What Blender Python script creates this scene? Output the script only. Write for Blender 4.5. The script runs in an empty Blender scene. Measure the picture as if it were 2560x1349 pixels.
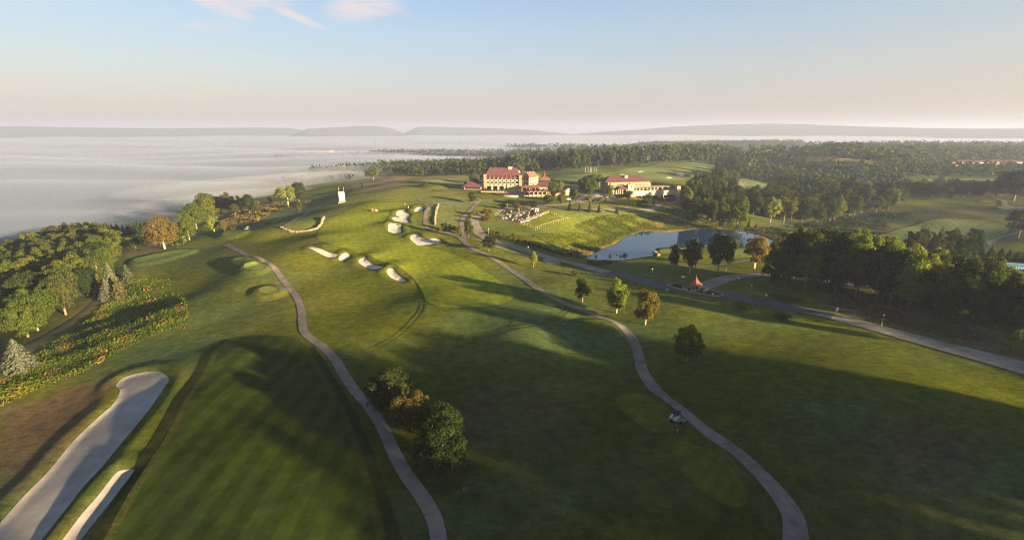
import bpy, math, random
import numpy as np
from mathutils import Vector, Matrix, geometry

# ------------------------------------------------------------------ camera, sky, sun, exposure
SC = bpy.context.scene
COL = SC.collection
F = 1160.0; PITCH = math.radians(16.8); CAMZ = 55.0
cam_d = bpy.data.cameras.new('camera'); cam = bpy.data.objects.new('camera', cam_d); COL.objects.link(cam)
cam.location = (0, 0, CAMZ); cam.rotation_euler = (math.radians(90) - PITCH, 0, 0)
cam_d.sensor_width = 36.0; cam_d.lens = 36.0 * F / 2560; cam_d.clip_start = 1.0; cam_d.clip_end = 60000
SC.camera = cam
SUN_EL = math.radians(9.0)
SUN_DIR = Vector((0.84, -0.54, 0)).normalized() * math.cos(SUN_EL) + Vector((0, 0, math.sin(SUN_EL)))
SUN_AZ = math.atan2(SUN_DIR.x, SUN_DIR.y)        # clockwise from +Y
sun_d = bpy.data.lights.new('sun', 'SUN'); sun = bpy.data.objects.new('sun', sun_d); COL.objects.link(sun)
sun_d.energy = 5.0; sun_d.angle = math.radians(0.9); sun_d.color = (1.0, 0.76, 0.44)
sun.rotation_euler = SUN_DIR.to_track_quat('Z', 'Y').to_euler()
world = bpy.data.worlds.new('World'); SC.world = world; world.use_nodes = True
SC.view_settings.view_transform = 'Standard'; SC.view_settings.look = 'None'
SC.view_settings.gamma = 1.0; SC.view_settings.use_curve_mapping = False
SC.view_settings.exposure = 2.95
SC.cycles.use_denoising = True; SC.cycles.denoising_prefilter = 'NONE'; SC.cycles.filter_width = 1.15
SC.cycles.volume_bounces = 2; SC.cycles.max_bounces = 8; SC.cycles.diffuse_bounces = 3
SC.cycles.transparent_max_bounces = 8; SC.cycles.sample_clamp_indirect = 4.0

def N(nt, t, **kw):
    n = nt.nodes.new(t)
    for k, v in kw.items():
        if k in n.inputs.keys(): n.inputs[k].default_value = v
        else: setattr(n, k, v)
    return n
def L(nt, a, b): nt.links.new(a, b)

def build_world():
    nt = world.node_tree; nt.nodes.clear()
    out = N(nt, 'ShaderNodeOutputWorld'); bg = N(nt, 'ShaderNodeBackground'); bg.inputs['Strength'].default_value = 0.064
    sky = N(nt, 'ShaderNodeTexSky'); sky.sky_type = 'NISHITA'; sky.sun_disc = False
    sky.sun_elevation = SUN_EL; sky.sun_rotation = SUN_AZ
    sky.air_density = 1.2; sky.dust_density = 1.2; sky.ozone_density = 1.4
    tc = N(nt, 'ShaderNodeTexCoord'); sep = N(nt, 'ShaderNodeSeparateXYZ'); L(nt, tc.outputs['Generated'], sep.inputs[0])
    # elevation gradient of a hazy morning sky (same all round the horizon)
    ramp = N(nt, 'ShaderNodeValToRGB'); L(nt, sep.outputs['Z'], ramp.inputs[0])
    cr = ramp.color_ramp
    cr.elements[0].position = 0.0; cr.elements[0].color = (1.04, 0.84, 0.84, 1)
    cr.elements[1].position = 1.0; cr.elements[1].color = (0.22, 0.42, 0.80, 1)
    for p, c in ((0.05, (1.04, 0.90, 0.95)), (0.11, (1.02, 1.02, 1.16)), (0.18, (0.86, 1.04, 1.34)), (0.29, (0.56, 0.84, 1.42)), (0.5, (0.36, 0.60, 1.10))):
        e = cr.elements.new(p); e.color = (*c, 1)
    # warmer towards the east side (right), where the sun has risen
    dotn = N(nt, 'ShaderNodeVectorMath', operation='DOT_PRODUCT'); L(nt, tc.outputs['Generated'], dotn.inputs[0]); dotn.inputs[1].default_value = (0.84, -0.54, 0)
    mr = N(nt, 'ShaderNodeMapRange'); L(nt, dotn.outputs['Value'], mr.inputs[0])
    mr.inputs[1].default_value = -0.6; mr.inputs[2].default_value = 0.6; mr.inputs[3].default_value = 0; mr.inputs[4].default_value = 1
    warm = N(nt, 'ShaderNodeMix', data_type='RGBA', blend_type='MIX'); L(nt, mr.outputs[0], warm.inputs[0])
    warm.inputs[6].default_value = (0.90, 0.98, 1.04, 1); warm.inputs[7].default_value = (0.98, 0.93, 0.80, 1)
    m1 = N(nt, 'ShaderNodeMix', data_type='RGBA', blend_type='MULTIPLY'); m1.inputs[0].default_value = 1
    L(nt, ramp.outputs[0], m1.inputs[6]); L(nt, warm.outputs[2], m1.inputs[7])
    # mix the physical sky with the hazy gradient
    m2 = N(nt, 'ShaderNodeMix', data_type='RGBA', blend_type='MIX'); m2.inputs[0].default_value = 0.85
    sc = N(nt, 'ShaderNodeMix', data_type='RGBA', blend_type='MULTIPLY'); sc.inputs[0].default_value = 1
    L(nt, sky.outputs[0], sc.inputs[6]); sc.inputs[7].default_value = (1, 1, 1, 1)
    L(nt, sc.outputs[2], m2.inputs[6]); L(nt, m1.outputs[2], m2.inputs[7])
    # clouds: small wisps high up, stretched streaks given by their directions
    col = m2.outputs[2]
    noise = N(nt, 'ShaderNodeTexNoise'); noise.inputs['Scale'].default_value = 9; noise.inputs['Detail'].default_value = 7; noise.inputs['Roughness'].default_value = 0.62
    mp = N(nt, 'ShaderNodeMapping'); L(nt, tc.outputs['Generated'], mp.inputs[0]); mp.inputs['Scale'].default_value = (1.2, 1.2, 5.0); mp.inputs['Rotation'].default_value = (0, 0.25, 0)
    L(nt, mp.outputs[0], noise.inputs['Vector'])
    total = None
    def dirn(px, py):
        dx = (px - 1280) / F; dy = (674.5 - py) / F
        v = Vector((dx, math.cos(PITCH) + dy * math.sin(PITCH), -math.sin(PITCH) + dy * math.cos(PITCH))); return v.normalized()
    for px, py, w, h, ang, st in ((548, 14, 62, 17, -0.4, 1.0), (640, 8, 80, 15, 0.05, .7), (740, 42, 62, 9, -0.42, 1.0), (905, 20, 90, 26, 0.08, 1.0), (530, 64, 55, 11, 0, .8),
                                  (625, -8, 60, 16, 0.1, .5), (985, 18, 40, 10, -.5, .35), (700, 0, 30, 14, -0.5, .6), (820, -40, 150, 25, 0, .5), (590, 178, 60, 6, -.1, .18),
                                  (320, -60, 180, 25, .2, .4), (1500, -150, 260, 40, .1, .4), (2200, -120, 240, 30, -.1, .4)):
        c = dirn(px, py); t = Vector((1, 0, 0)) - c * c.x; t.normalize(); u = c.cross(t); u = u if u.z > 0 else -u
        a = t * math.cos(ang) + u * math.sin(ang); b = -t * math.sin(ang) + u * math.cos(ang)
        sub = N(nt, 'ShaderNodeVectorMath', operation='SUBTRACT'); L(nt, tc.outputs['Generated'], sub.inputs[0]); sub.inputs[1].default_value = c
        da = N(nt, 'ShaderNodeVectorMath', operation='DOT_PRODUCT'); L(nt, sub.outputs[0], da.inputs[0]); da.inputs[1].default_value = a * (F * 1.1 / w)
        db = N(nt, 'ShaderNodeVectorMath', operation='DOT_PRODUCT'); L(nt, sub.outputs[0], db.inputs[0]); db.inputs[1].default_value = b * (F * 1.1 / h)
        pa = N(nt, 'ShaderNodeMath', operation='MULTIPLY'); L(nt, da.outputs['Value'], pa.inputs[0]); L(nt, da.outputs['Value'], pa.inputs[1])
        pb = N(nt, 'ShaderNodeMath', operation='MULTIPLY_ADD'); L(nt, db.outputs['Value'], pb.inputs[0]); L(nt, db.outputs['Value'], pb.inputs[1]); L(nt, pa.outputs[0], pb.inputs[2])
        g = N(nt, 'ShaderNodeMapRange'); g.interpolation_type = 'SMOOTHSTEP'; L(nt, pb.outputs[0], g.inputs[0])
        g.inputs[1].default_value = 1.6; g.inputs[2].default_value = 0.0; g.inputs[3].default_value = 0; g.inputs[4].default_value = st
        if total is None: total = g.outputs[0]
        else:
            mx = N(nt, 'ShaderNodeMath', operation='MAXIMUM'); L(nt, total, mx.inputs[0]); L(nt, g.outputs[0], mx.inputs[1]); total = mx.outputs[0]
    nr = N(nt, 'ShaderNodeMapRange'); L(nt, noise.outputs[0], nr.inputs[0]); nr.inputs[1].default_value = .27; nr.inputs[2].default_value = .52
    mm = N(nt, 'ShaderNodeMath', operation='MULTIPLY'); L(nt, total, mm.inputs[0]); L(nt, nr.outputs[0], mm.inputs[1])
    cl = N(nt, 'ShaderNodeMix', data_type='RGBA', blend_type='MIX'); L(nt, mm.outputs[0], cl.inputs[0]); L(nt, col, cl.inputs[6]); cl.inputs[7].default_value = (1.62, 1.52, 1.55, 1)
    L(nt, cl.outputs[2], bg.inputs[0]); L(nt, bg.outputs[0], out.inputs[0])
build_world()

# ------------------------------------------------------------------ picture <-> place
def rays(px, py):
    px = np.asarray(px, float); py = np.asarray(py, float)
    dx = (px - 1280) / F; dy = (674.5 - py) / F
    return np.stack([dx, math.cos(PITCH) + dy * math.sin(PITCH), -math.sin(PITCH) + dy * math.cos(PITCH)], -1)
def onplane(px, py, z):
    r = rays(px, py); t = (np.asarray(z, float) - CAMZ) / r[..., 2]
    return r[..., 0] * t, r[..., 1] * t

# ------------------------------------------------------------------ terrain
CTRL = [ # pixel x, y, ground height
 (-300,1340,-6),(0,1349,-3),(640,1349,-1.5),(1280,1349,0),(1920,1349,0),(2560,1349,1),(2900,1300,4),
 (-300,1100,-8),(0,1100,-5),(400,1000,-2.5),(800,1100,-.5),(1280,1100,-.5),(1700,1100,0),(2200,1060,2.5),(2560,1100,3.5),
 (0,950,-8),(300,860,-7),(600,840,-2),(680,850,.6),(950,850,.8),(1150,860,-1.2),(1300,830,1.0),(1500,860,-.5),(1700,900,.3),(2100,900,2.5),(2560,930,4.5),
 (0,800,-14),(200,790,-11),(400,740,-7.5),(560,700,-3.5),(700,700,-2),(850,760,-.8),(1050,740,-.5),(1180,760,-.4),(1400,760,0),(1700,780,1.5),(2050,785,3),(2350,800,5),
 (0,690,-24),(150,660,-19),(280,640,-13),(400,640,-8.5),(560,620,-4.8),(700,600,-4.5),(800,600,-1.3),(900,640,-1.2),(1000,640,0),(1200,680,0),(1450,700,-.8),(1700,700,-1.8),(1800,660,-4),(1500,680,-2.5),
 (2000,700,.5),(2200,700,1),(2500,690,1),(2560,800,6),
 (0,600,-40),(150,590,-34),(300,575,-22),(420,590,-14),(540,560,-13),(640,560,-9),(720,565,0.2),(780,545,1.5),(850,515,3),(900,560,1),(1000,560,1.2),(1100,600,.2),(1250,620,0),(1350,600,-.8),(1350,640,-1.5),(1450,615,-4.5),
 (1480,650,-5.6),(1600,650,-5.2),(1750,640,-5.3),(1900,630,-5.5),(1960,620,-6.5),
 (0,540,-50),(200,530,-50),(350,530,-40),(480,520,-27),(600,508,-15),(560,530,-15),(680,500,-11),(760,505,-8),(830,495,-2),(900,490,2.2),(1000,490,5),(1000,474,6),(1080,480,4.6),(1130,490,3.2),(1200,500,2.4),(1060,520,2.0),(1100,560,.8),
 (1300,520,1.6),(1300,560,-.2),(1420,555,-.3),(1400,520,1.8),(1550,520,1.6),(1660,512,1),(1550,570,-4.0),(1650,560,-4.2),(1750,555,-4.5),(1850,575,-5.0),(1980,600,-5.6),
 (1800,530,-8),(1950,560,-12),(2060,600,-13),(2200,620,-13),(2100,560,-16),(2300,580,-14),(2450,600,-12),(2560,640,-8),(2250,650,-8),(2450,660,-2),(2000,520,-15),(2200,530,-15),(2400,510,-9),(2540,520,-7),
 (0,450,-50),(300,440,-50),(550,440,-45),(700,450,-30),(800,445,-20),(880,450,-10),(950,462,-.5),(1050,455,1.5),(1150,460,1.6),(1250,460,2.2),(1400,470,2.4),(1550,470,2.5),(1660,470,1.0),(1760,480,-5),(1830,480,-10),(1950,480,-13),(2100,470,-14),(2300,460,-12),(2540,465,-10),
 (900,436,-9),(1000,440,-4),(1120,442,-3),(1200,440,-2),(1340,440,1),(1500,430,3),(1650,412,5),(1640,508,-1.5),(1600,507,0),(1700,506,-3.5),(1670,488,-1.5),(1780,415,4),(1850,440,-6),(2000,430,-9),
 (400,390,-50),(700,400,-47),(900,412,-38),(1050,418,-28),(1200,420,-20),(1330,412,-10),(1500,405,0),(1700,396,4),(1900,400,2),(2050,405,6),(2200,405,0),(2400,405,-3),(2560,400,-4),(2000,392,9),(2120,388,8),
 (1000,385,-50),(1200,395,-40),(1400,390,-26),(1600,382,-18),(1800,378,-14),(2100,376,-6),(2400,376,-8),(2560,376,-10),
 (0,365,-50),(500,365,-50),(900,365,-50),(1300,365,-42),(1700,362,-38),(2000,360,-30),(2300,360,-30),(2560,358,-25),
 (0,343,-50),(640,343,-50),(1280,343,-50),(1700,343,-48),(2100,343,-45),(2560,343,-45)]
CTRL = np.array(CTRL, float)
cx, cy = onplane(CTRL[:, 0], CTRL[:, 1], CTRL[:, 2])
extra = np.array([ # world x, y, z outside the picture
 (0,25,0),(-60,10,-4),(60,15,2),(150,110,9),(190,70,13),(150,30,13),(120,-20,12),(95,-70,10),(230,0,18),(260,140,15),(190,-120,14),(0,-60,2),(-80,-40,-4),(-150,40,-10),(400,60,16),(450,300,-2),(900,500,-4),(2500,1500,-10),
 (-200,90,-18),(-330,200,-40),(-800,500,-50),(-2500,1500,-50),(5000,3000,-30),(-6000,3000,-50)], float)
cx = np.concatenate([cx, extra[:, 0]]); cy = np.concatenate([cy, extra[:, 1]]); cz = np.concatenate([CTRL[:, 2], extra[:, 2]])
def lp(x, y):
    return np.arctan2(x, y), np.log(np.hypot(x, y) + 8.0)
def tps_fit(u, v, z, lam=2e-4):
    n = len(u); d2 = (u[:, None] - u[None]) ** 2 + (v[:, None] - v[None]) ** 2
    K = 0.5 * d2 * np.log(d2 + 1e-12); K[np.arange(n), np.arange(n)] = lam
    P = np.stack([np.ones(n), u, v], 1); A = np.zeros((n + 3, n + 3)); A[:n, :n] = K; A[:n, n:] = P; A[n:, :n] = P.T
    return np.linalg.solve(A, np.concatenate([z, np.zeros(3)]))
U0, V0 = lp(cx, cy); WT = tps_fit(U0, V0, cz)
GU0, GU1, GNU = -2.2, 2.7, 560; GV0, GV1, GNV = math.log(16), math.log(26000), 620
gu = np.linspace(GU0, GU1, GNU); gv = np.linspace(GV0, GV1, GNV)
GRID = np.zeros((GNV, GNU))
for j in range(GNV):
    d2 = (gu[:, None] - U0[None]) ** 2 + (gv[j] - V0[None]) ** 2
    GRID[j] = 0.5 * (d2 * np.log(d2 + 1e-12)) @ WT[:-3] + WT[-3] + WT[-2] * gu + WT[-1] * gv[j]
GRID = np.clip(GRID, -52, 22)
def hbase(x, y):
    u, v = lp(x, y)
    fu = np.clip((u - GU0) / (GU1 - GU0) * (GNU - 1), 1, GNU - 3.001); fv = np.clip((v - GV0) / (GV1 - GV0) * (GNV - 1), 1, GNV - 3.001)
    iu = fu.astype(int); iv = fv.astype(int); a = fu - iu; b = fv - iv
    def w(t): return (-.5*t+t*t-.5*t**3, 1-2.5*t*t+1.5*t**3, .5*t+2*t*t-1.5*t**3, -.5*t*t+.5*t**3)
    wa = w(a); wb = w(b); out = 0
    for j in range(4):
        row = 0
        for i in range(4): row = row + wa[i] * GRID[iv - 1 + j, iu - 1 + i]
        out = out + wb[j] * row
    return out
rng0 = np.random.RandomState(5)
WAVES = []
for wl, amp, n in ((150, .9, 5), (80, .55, 7), (42, .24, 9), (22, .07, 10)):
    for _ in range(n):
        a = rng0.uniform(0, math.pi * 2); WAVES.append((math.cos(a) * 6.283 / wl, math.sin(a) * 6.283 / wl, rng0.uniform(0, 6.28), amp / math.sqrt(n) * rng0.uniform(.7, 1.3)))
def hsmooth(x, y):
    z = hbase(x, y); w = 0
    for kx, ky, ph, am in WAVES: w = w + am * np.sin(kx * x + ky * y + ph + .7 * np.sin(.31 * ky * x - .31 * kx * y + ph))
    r = np.hypot(x, y); f = np.clip(r / 60 - .2, .2, 1) * np.clip(1.25 - r / 2500, .3, 1)
    return z + w * f
def raycast(px, py, hf=hsmooth):
    px = np.atleast_1d(np.asarray(px, float)); py = np.atleast_1d(np.asarray(py, float)); r = rays(px, py)
    ts = np.geomspace(30, 16000, 330); T = np.full(px.shape, 16000.0); done = np.zeros(px.shape, bool); prev = np.full(px.shape, 25.0)
    X = r[:, None, 0] * ts; Y = r[:, None, 1] * ts; Z = CAMZ + r[:, None, 2] * ts
    D = Z - hf(X, Y); neg = D < 0; k = np.argmax(neg, 1); has = neg.any(1); k = np.where(has, k, len(ts) - 1)
    lo = ts[np.maximum(k - 1, 0)]; hi = ts[k]
    for _ in range(18):
        m = (lo + hi) / 2; d = CAMZ + r[:, 2] * m - hf(r[:, 0] * m, r[:, 1] * m); lo = np.where(d > 0, m, lo); hi = np.where(d > 0, hi, m)
    return r[:, 0] * hi, r[:, 1] * hi
def ss(t):
    t = np.clip(t, 0, 1); return t * t * (3 - 2 * t)
def smooth_poly(P, n=6, closed=True):
    P = np.asarray(P, float); m = len(P); out = []
    rngi = range(m) if closed else range(m - 1)
    for i in rngi:
        if closed: p0, p1, p2, p3 = P[i-1], P[i], P[(i+1) % m], P[(i+2) % m]
        else: p0, p1, p2, p3 = P[max(i-1, 0)], P[i], P[i+1], P[min(i+2, m-1)]
        for k in range(n):
            t = k / n; out.append(.5 * ((2*p1) + (-p0+p2)*t + (2*p0-5*p1+4*p2-p3)*t*t + (-p0+3*p1-3*p2+p3)*t**3))
    if not closed: out.append(P[-1])
    return np.array(out)
def wpoly(pts, z=None, n=5):
    P = np.array(pts, float)
    if z is None: x, y = raycast(P[:, 0], P[:, 1])
    else: x, y = onplane(P[:, 0], P[:, 1], z)
    return smooth_poly(np.stack([x, y], 1), n)
def sdist(poly, x, y):     # negative inside
    sh = x.shape; x = x.ravel(); y = y.ravel(); A = poly; B = np.roll(poly, -1, 0)
    best = np.full(x.shape, 1e18); ins = np.zeros(x.shape, bool)
    for (ax, ay), (bx, by) in zip(A, B):
        ex, ey = bx - ax, by - ay; l2 = ex * ex + ey * ey + 1e-12
        t = np.clip(((x - ax) * ex + (y - ay) * ey) / l2, 0, 1)
        best = np.minimum(best, (x - ax - t * ex) ** 2 + (y - ay - t * ey) ** 2)
        c = ((ay > y) != (by > y)); xi = ax + (y - ay) / (ey if abs(ey) > 1e-12 else 1e-12) * ex; ins ^= c & (x < xi)
    d = np.sqrt(best); return np.where(ins, -d, d).reshape(sh)
def sd_near(poly, x, y, margin):
    m = (x > poly[:, 0].min() - margin) & (x < poly[:, 0].max() + margin) & (y > poly[:, 1].min() - margin) & (y < poly[:, 1].max() + margin)
    d = np.full(x.shape, 1e6)
    if m.any(): d[m] = sdist(poly, x[m], y[m])
    return d, m

# --- shapes on the ground, traced then laid on the terrain
BUNK = {
 'big': [(290,963),(309,944),(346,934),(387,931),(411,940),(424,955),(415,971),(399,995),(366,1040),(326,1085),(285,1130),(244,1179),(203,1223),(163,1276),(106,1349),(60,1410),(-60,1410),(-40,1340),(0,1303),(61,1235),(122,1174),(183,1101),(244,1044),(281,1012),(297,987),(299,975)],
 'finger': [(334,1171),(301,1176),(281,1193),(244,1240),(203,1288),(157,1349),(130,1385),(178,1385),(199,1349),(244,1292),(285,1240),(326,1187)],
 'a': [(775,627),(784,625),(800,629),(827,637),(845,643),(840,647),(827,647),(808,641),(787,633)],
 'b': [(847,650),(853,643),(867,639),(874,642),(873,647),(861,653),(850,653)],
 'c': [(897,660),(901,653),(913,651),(920,657),(933,665),(957,672),(952,676),(933,676),(912,669)],
 'd': [(967,684),(973,678),(984,679),(992,687),(1013,700),(1011,703),(995,701),(976,694)],
 'e': [(1026,593),(1035,590),(1045,591),(1054,597),(1067,599),(1088,597),(1101,600),(1102,605),(1088,609),(1067,612),(1045,612),(1035,605),(1027,599)],
 'f': [(970,575),(973,562),(987,561),(1004,562),(1001,569),(1003,581),(992,583),(976,580)],
 'g': [(980,545),(987,542),(1000,543),(990,537),(998,528),(1008,525),(1014,527),(1013,531),(1024,537),(1017,547),(1022,556),(1011,556.5),(987,552)],
 'h': [(1035,528),(1040,520),(1051,518),(1058,521),(1054,527),(1046,529)]}
TEES = [
 [(580,662),(590,655),(608,653),(627,655),(636,662),(627,670),(608,672),(590,670)],
 [(611,678),(620,671),(640,669),(658,671),(664,676),(655,683),(637,685),(618,683)],
 [(647,733),(655,727),(672,724),(688,727),(695,732),(688,738),(672,741),(655,739)],
 [(556,590),(566,582),(585,579),(603,580),(607,585),(598,591),(580,594),(563,594)],
 [(335,654),(373,643),(420,634),(465,629),(474,634),(440,644),(395,655),(350,662)],
 [(1448,828),(1458,817),(1487,812),(1515,817),(1527,828),(1520,841),(1490,848),(1458,842)],
 [(1538,1018),(1562,1008),(1599,1008),(1646,1029),(1683,1055),(1704,1087),(1693,1105),(1657,1108),(1609,1092),(1567,1060),(1544,1039)],
 [(1678,1139),(1704,1131),(1751,1139),(1793,1160),(1835,1202),(1862,1244),(1862,1278),(1830,1284),(1783,1265),(1735,1234),(1699,1186),(1680,1158)]]
FAIRWAY1 = [(1015,508),(960,507),(900,514),(860,530),(820,552),(800,575),(793,592),(800,605),(830,618),(870,628),(900,640),(940,655),(980,668),(1015,685),(1040,705),(1058,735),(1066,760),(1100,778),(1150,783),(1200,780),(1250,770),(1278,755),(1284,742),(1265,715),(1230,690),(1190,665),(1150,642),(1110,628),(1060,615),(1030,606),(1005,595),(975,588),(960,575),(960,555),(975,535),(990,522),(1025,516),(1035,510)]
FAIRWAY2 = [(582,853),(549,877),(521,934),(480,995),(448,1052),(387,1150),(326,1248),(265,1349),(240,1400),(965,1400),(956,1349),(932,1256),(903,1158),(875,1077),(846,1012),(798,934),(765,877),(733,852),(671,843),(610,846)]
POND = [(1475,640),(1507,622),(1540,610),(1565,592),(1590,585),(1610,579),(1655,581),(1690,579),(1740,573),(1780,572),(1841,576),(1896,588),(1932,602),(1938,611),(1905,617),(1859,618),(1750,617),(1675,618),(1645,620),(1634,629),(1641,637),(1600,644),(1560,650),(1520,651),(1480,649),(1462,645)]
PONDZ = -6.0
WB = {k: wpoly(v) for k, v in BUNK.items()}
WTEE = [wpoly(v) for v in TEES]
WPOND = wpoly(POND, PONDZ, 4)
LIPS = []      # small mounds beside the bunkers and elsewhere: px, py, radius m, height m
for a in ((812,624,9,1.3),(862,637,6,1.2),(925,648,9,1.6),(985,672,9,1.5),(1062,590,9,1.4),(966,560,7,1.2),(983,532,7,1.2),(1036,516,5,1.0),(1000,470,60,1.2),(2236,1052,1.9,1.2),
          (1200,815,26,1.4),(1080,800,20,.9),(655,620,26,2.2),(700,640,18,1.2),(520,905,14,1.2),(470,1010,12,1.0),(640,700,14,.8),(2050,960,26,1.2),(2300,1010,30,1.4),(2400,1290,14,1.2),(1500,1000,18,.8),(1900,1050,20,.9),(1330,930,18,.8)):
    LIPS.append(a)
lx, ly = raycast([a[0] for a in LIPS], [a[1] for a in LIPS])
PADS = []      # levelled ground under the big buildings: centre, half sizes, turn, height
for px, py, z, rx, ry, a in ((1268, 472, 2.4, 52, 27, -.09), (1570, 477, 2.6, 33, 16, .2)):
    X, Y = onplane(px, py, z); PADS.append((float(X), float(Y), rx, ry, a, z))
def H(x, y):
    x = np.asarray(x, float); y = np.asarray(y, float); sc = x.ndim == 0
    x = np.atleast_1d(x); y = np.atleast_1d(y); z = hsmooth(x, y)
    for a, mx, my in zip(LIPS, lx, ly):
        d2 = ((x - mx) ** 2 + (y - my) ** 2) / a[2] ** 2; z = z + np.where(d2 < 12, a[3] * np.exp(-d2), 0)
    for X, Y, rx, ry, a, zp in PADS:
        u = (x - X) * math.cos(a) + (y - Y) * math.sin(a); v = -(x - X) * math.sin(a) + (y - Y) * math.cos(a); q = np.maximum(np.abs(u) / rx, np.abs(v) / ry)
        w = ss((1.35 - q) / .35); z = z * (1 - w) + zp * w
    for k, P in WB.items():
        d, m = sd_near(P, x, y, 10)
        if m.any():
            dd = d[m]; big = k in ('big', 'finger')
            z[m] += -(.75 if not big else .5) * ss((.9 - dd) / 1.8) + .3 * np.exp(-((dd - 2.6) / 1.6) ** 2)
    for P in WTEE:
        d, m = sd_near(P, x, y, 10)
        if m.any(): z[m] += 1.1 * ss((5.0 - d[m]) / 4.4)
    d, m = sd_near(WPOND, x, y, 40)
    if m.any():
        dd = d[m]; zz = z[m]; zz = np.where(dd < 26, PONDZ + .35 + (np.maximum(zz, PONDZ + .3) - PONDZ - .35) * ss(dd / 26), zz)
        zz = np.where(dd < 1.5, np.minimum(zz, PONDZ + .35 - (1.5 - dd) * .45), zz); zz = np.where(dd < -4, PONDZ - 2.2, zz); z[m] = zz
    return z[0] if sc else z
def at(px, py, dz=0.0):
    x, y = raycast([px], [py], H); return Vector((x[0], y[0], float(H(x[0], y[0])) + dz))
def ats(P):
    P = np.array(P, float); x, y = raycast(P[:, 0], P[:, 1], H); return x, y, H(x, y)
def mpp(v):   # metres per picture pixel at a point
    return (v[1] * math.cos(PITCH) + (CAMZ - v[2]) * math.sin(PITCH)) / F

# ------------------------------------------------------------------ materials
MATS = {}
def mat(name, col, rough=.8, col2=None, scale=2.0, bump=0.0, bscale=None, metal=0.0, spec=.12, detail=5, obj_var=0.0, coord='Object', lo=.35, hi=.65):
    m = bpy.data.materials.new(name); m.use_nodes = True; nt = m.node_tree; b = nt.nodes['Principled BSDF']
    b.inputs['Base Color'].default_value = (*col, 1); b.inputs['Roughness'].default_value = rough; b.inputs['Metallic'].default_value = metal
    b.inputs['Specular IOR Level'].default_value = spec
    tc = N(nt, 'ShaderNodeTexCoord'); cs = None
    if col2 is not None:
        n = N(nt, 'ShaderNodeTexNoise'); n.inputs['Scale'].default_value = scale; n.inputs['Detail'].default_value = detail; L(nt, tc.outputs[coord], n.inputs['Vector'])
        mr = N(nt, 'ShaderNodeMapRange'); L(nt, n.outputs[0], mr.inputs[0]); mr.inputs[1].default_value = lo; mr.inputs[2].default_value = hi
        mx = N(nt, 'ShaderNodeMix', data_type='RGBA'); L(nt, mr.outputs[0], mx.inputs[0]); mx.inputs[6].default_value = (*col, 1); mx.inputs[7].default_value = (*col2, 1); cs = mx.outputs[2]
        L(nt, cs, b.inputs['Base Color'])
    if bump:
        n2 = N(nt, 'ShaderNodeTexNoise'); n2.inputs['Scale'].default_value = bscale or scale * 3; n2.inputs['Detail'].default_value = 4; L(nt, tc.outputs[coord], n2.inputs['Vector'])
        bp = N(nt, 'ShaderNodeBump'); bp.inputs['Strength'].default_value = bump; bp.inputs['Distance'].default_value = .1; L(nt, n2.outputs[0], bp.inputs['Height']); L(nt, bp.outputs[0], b.inputs['Normal'])
    MATS[name] = m; return m

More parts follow.
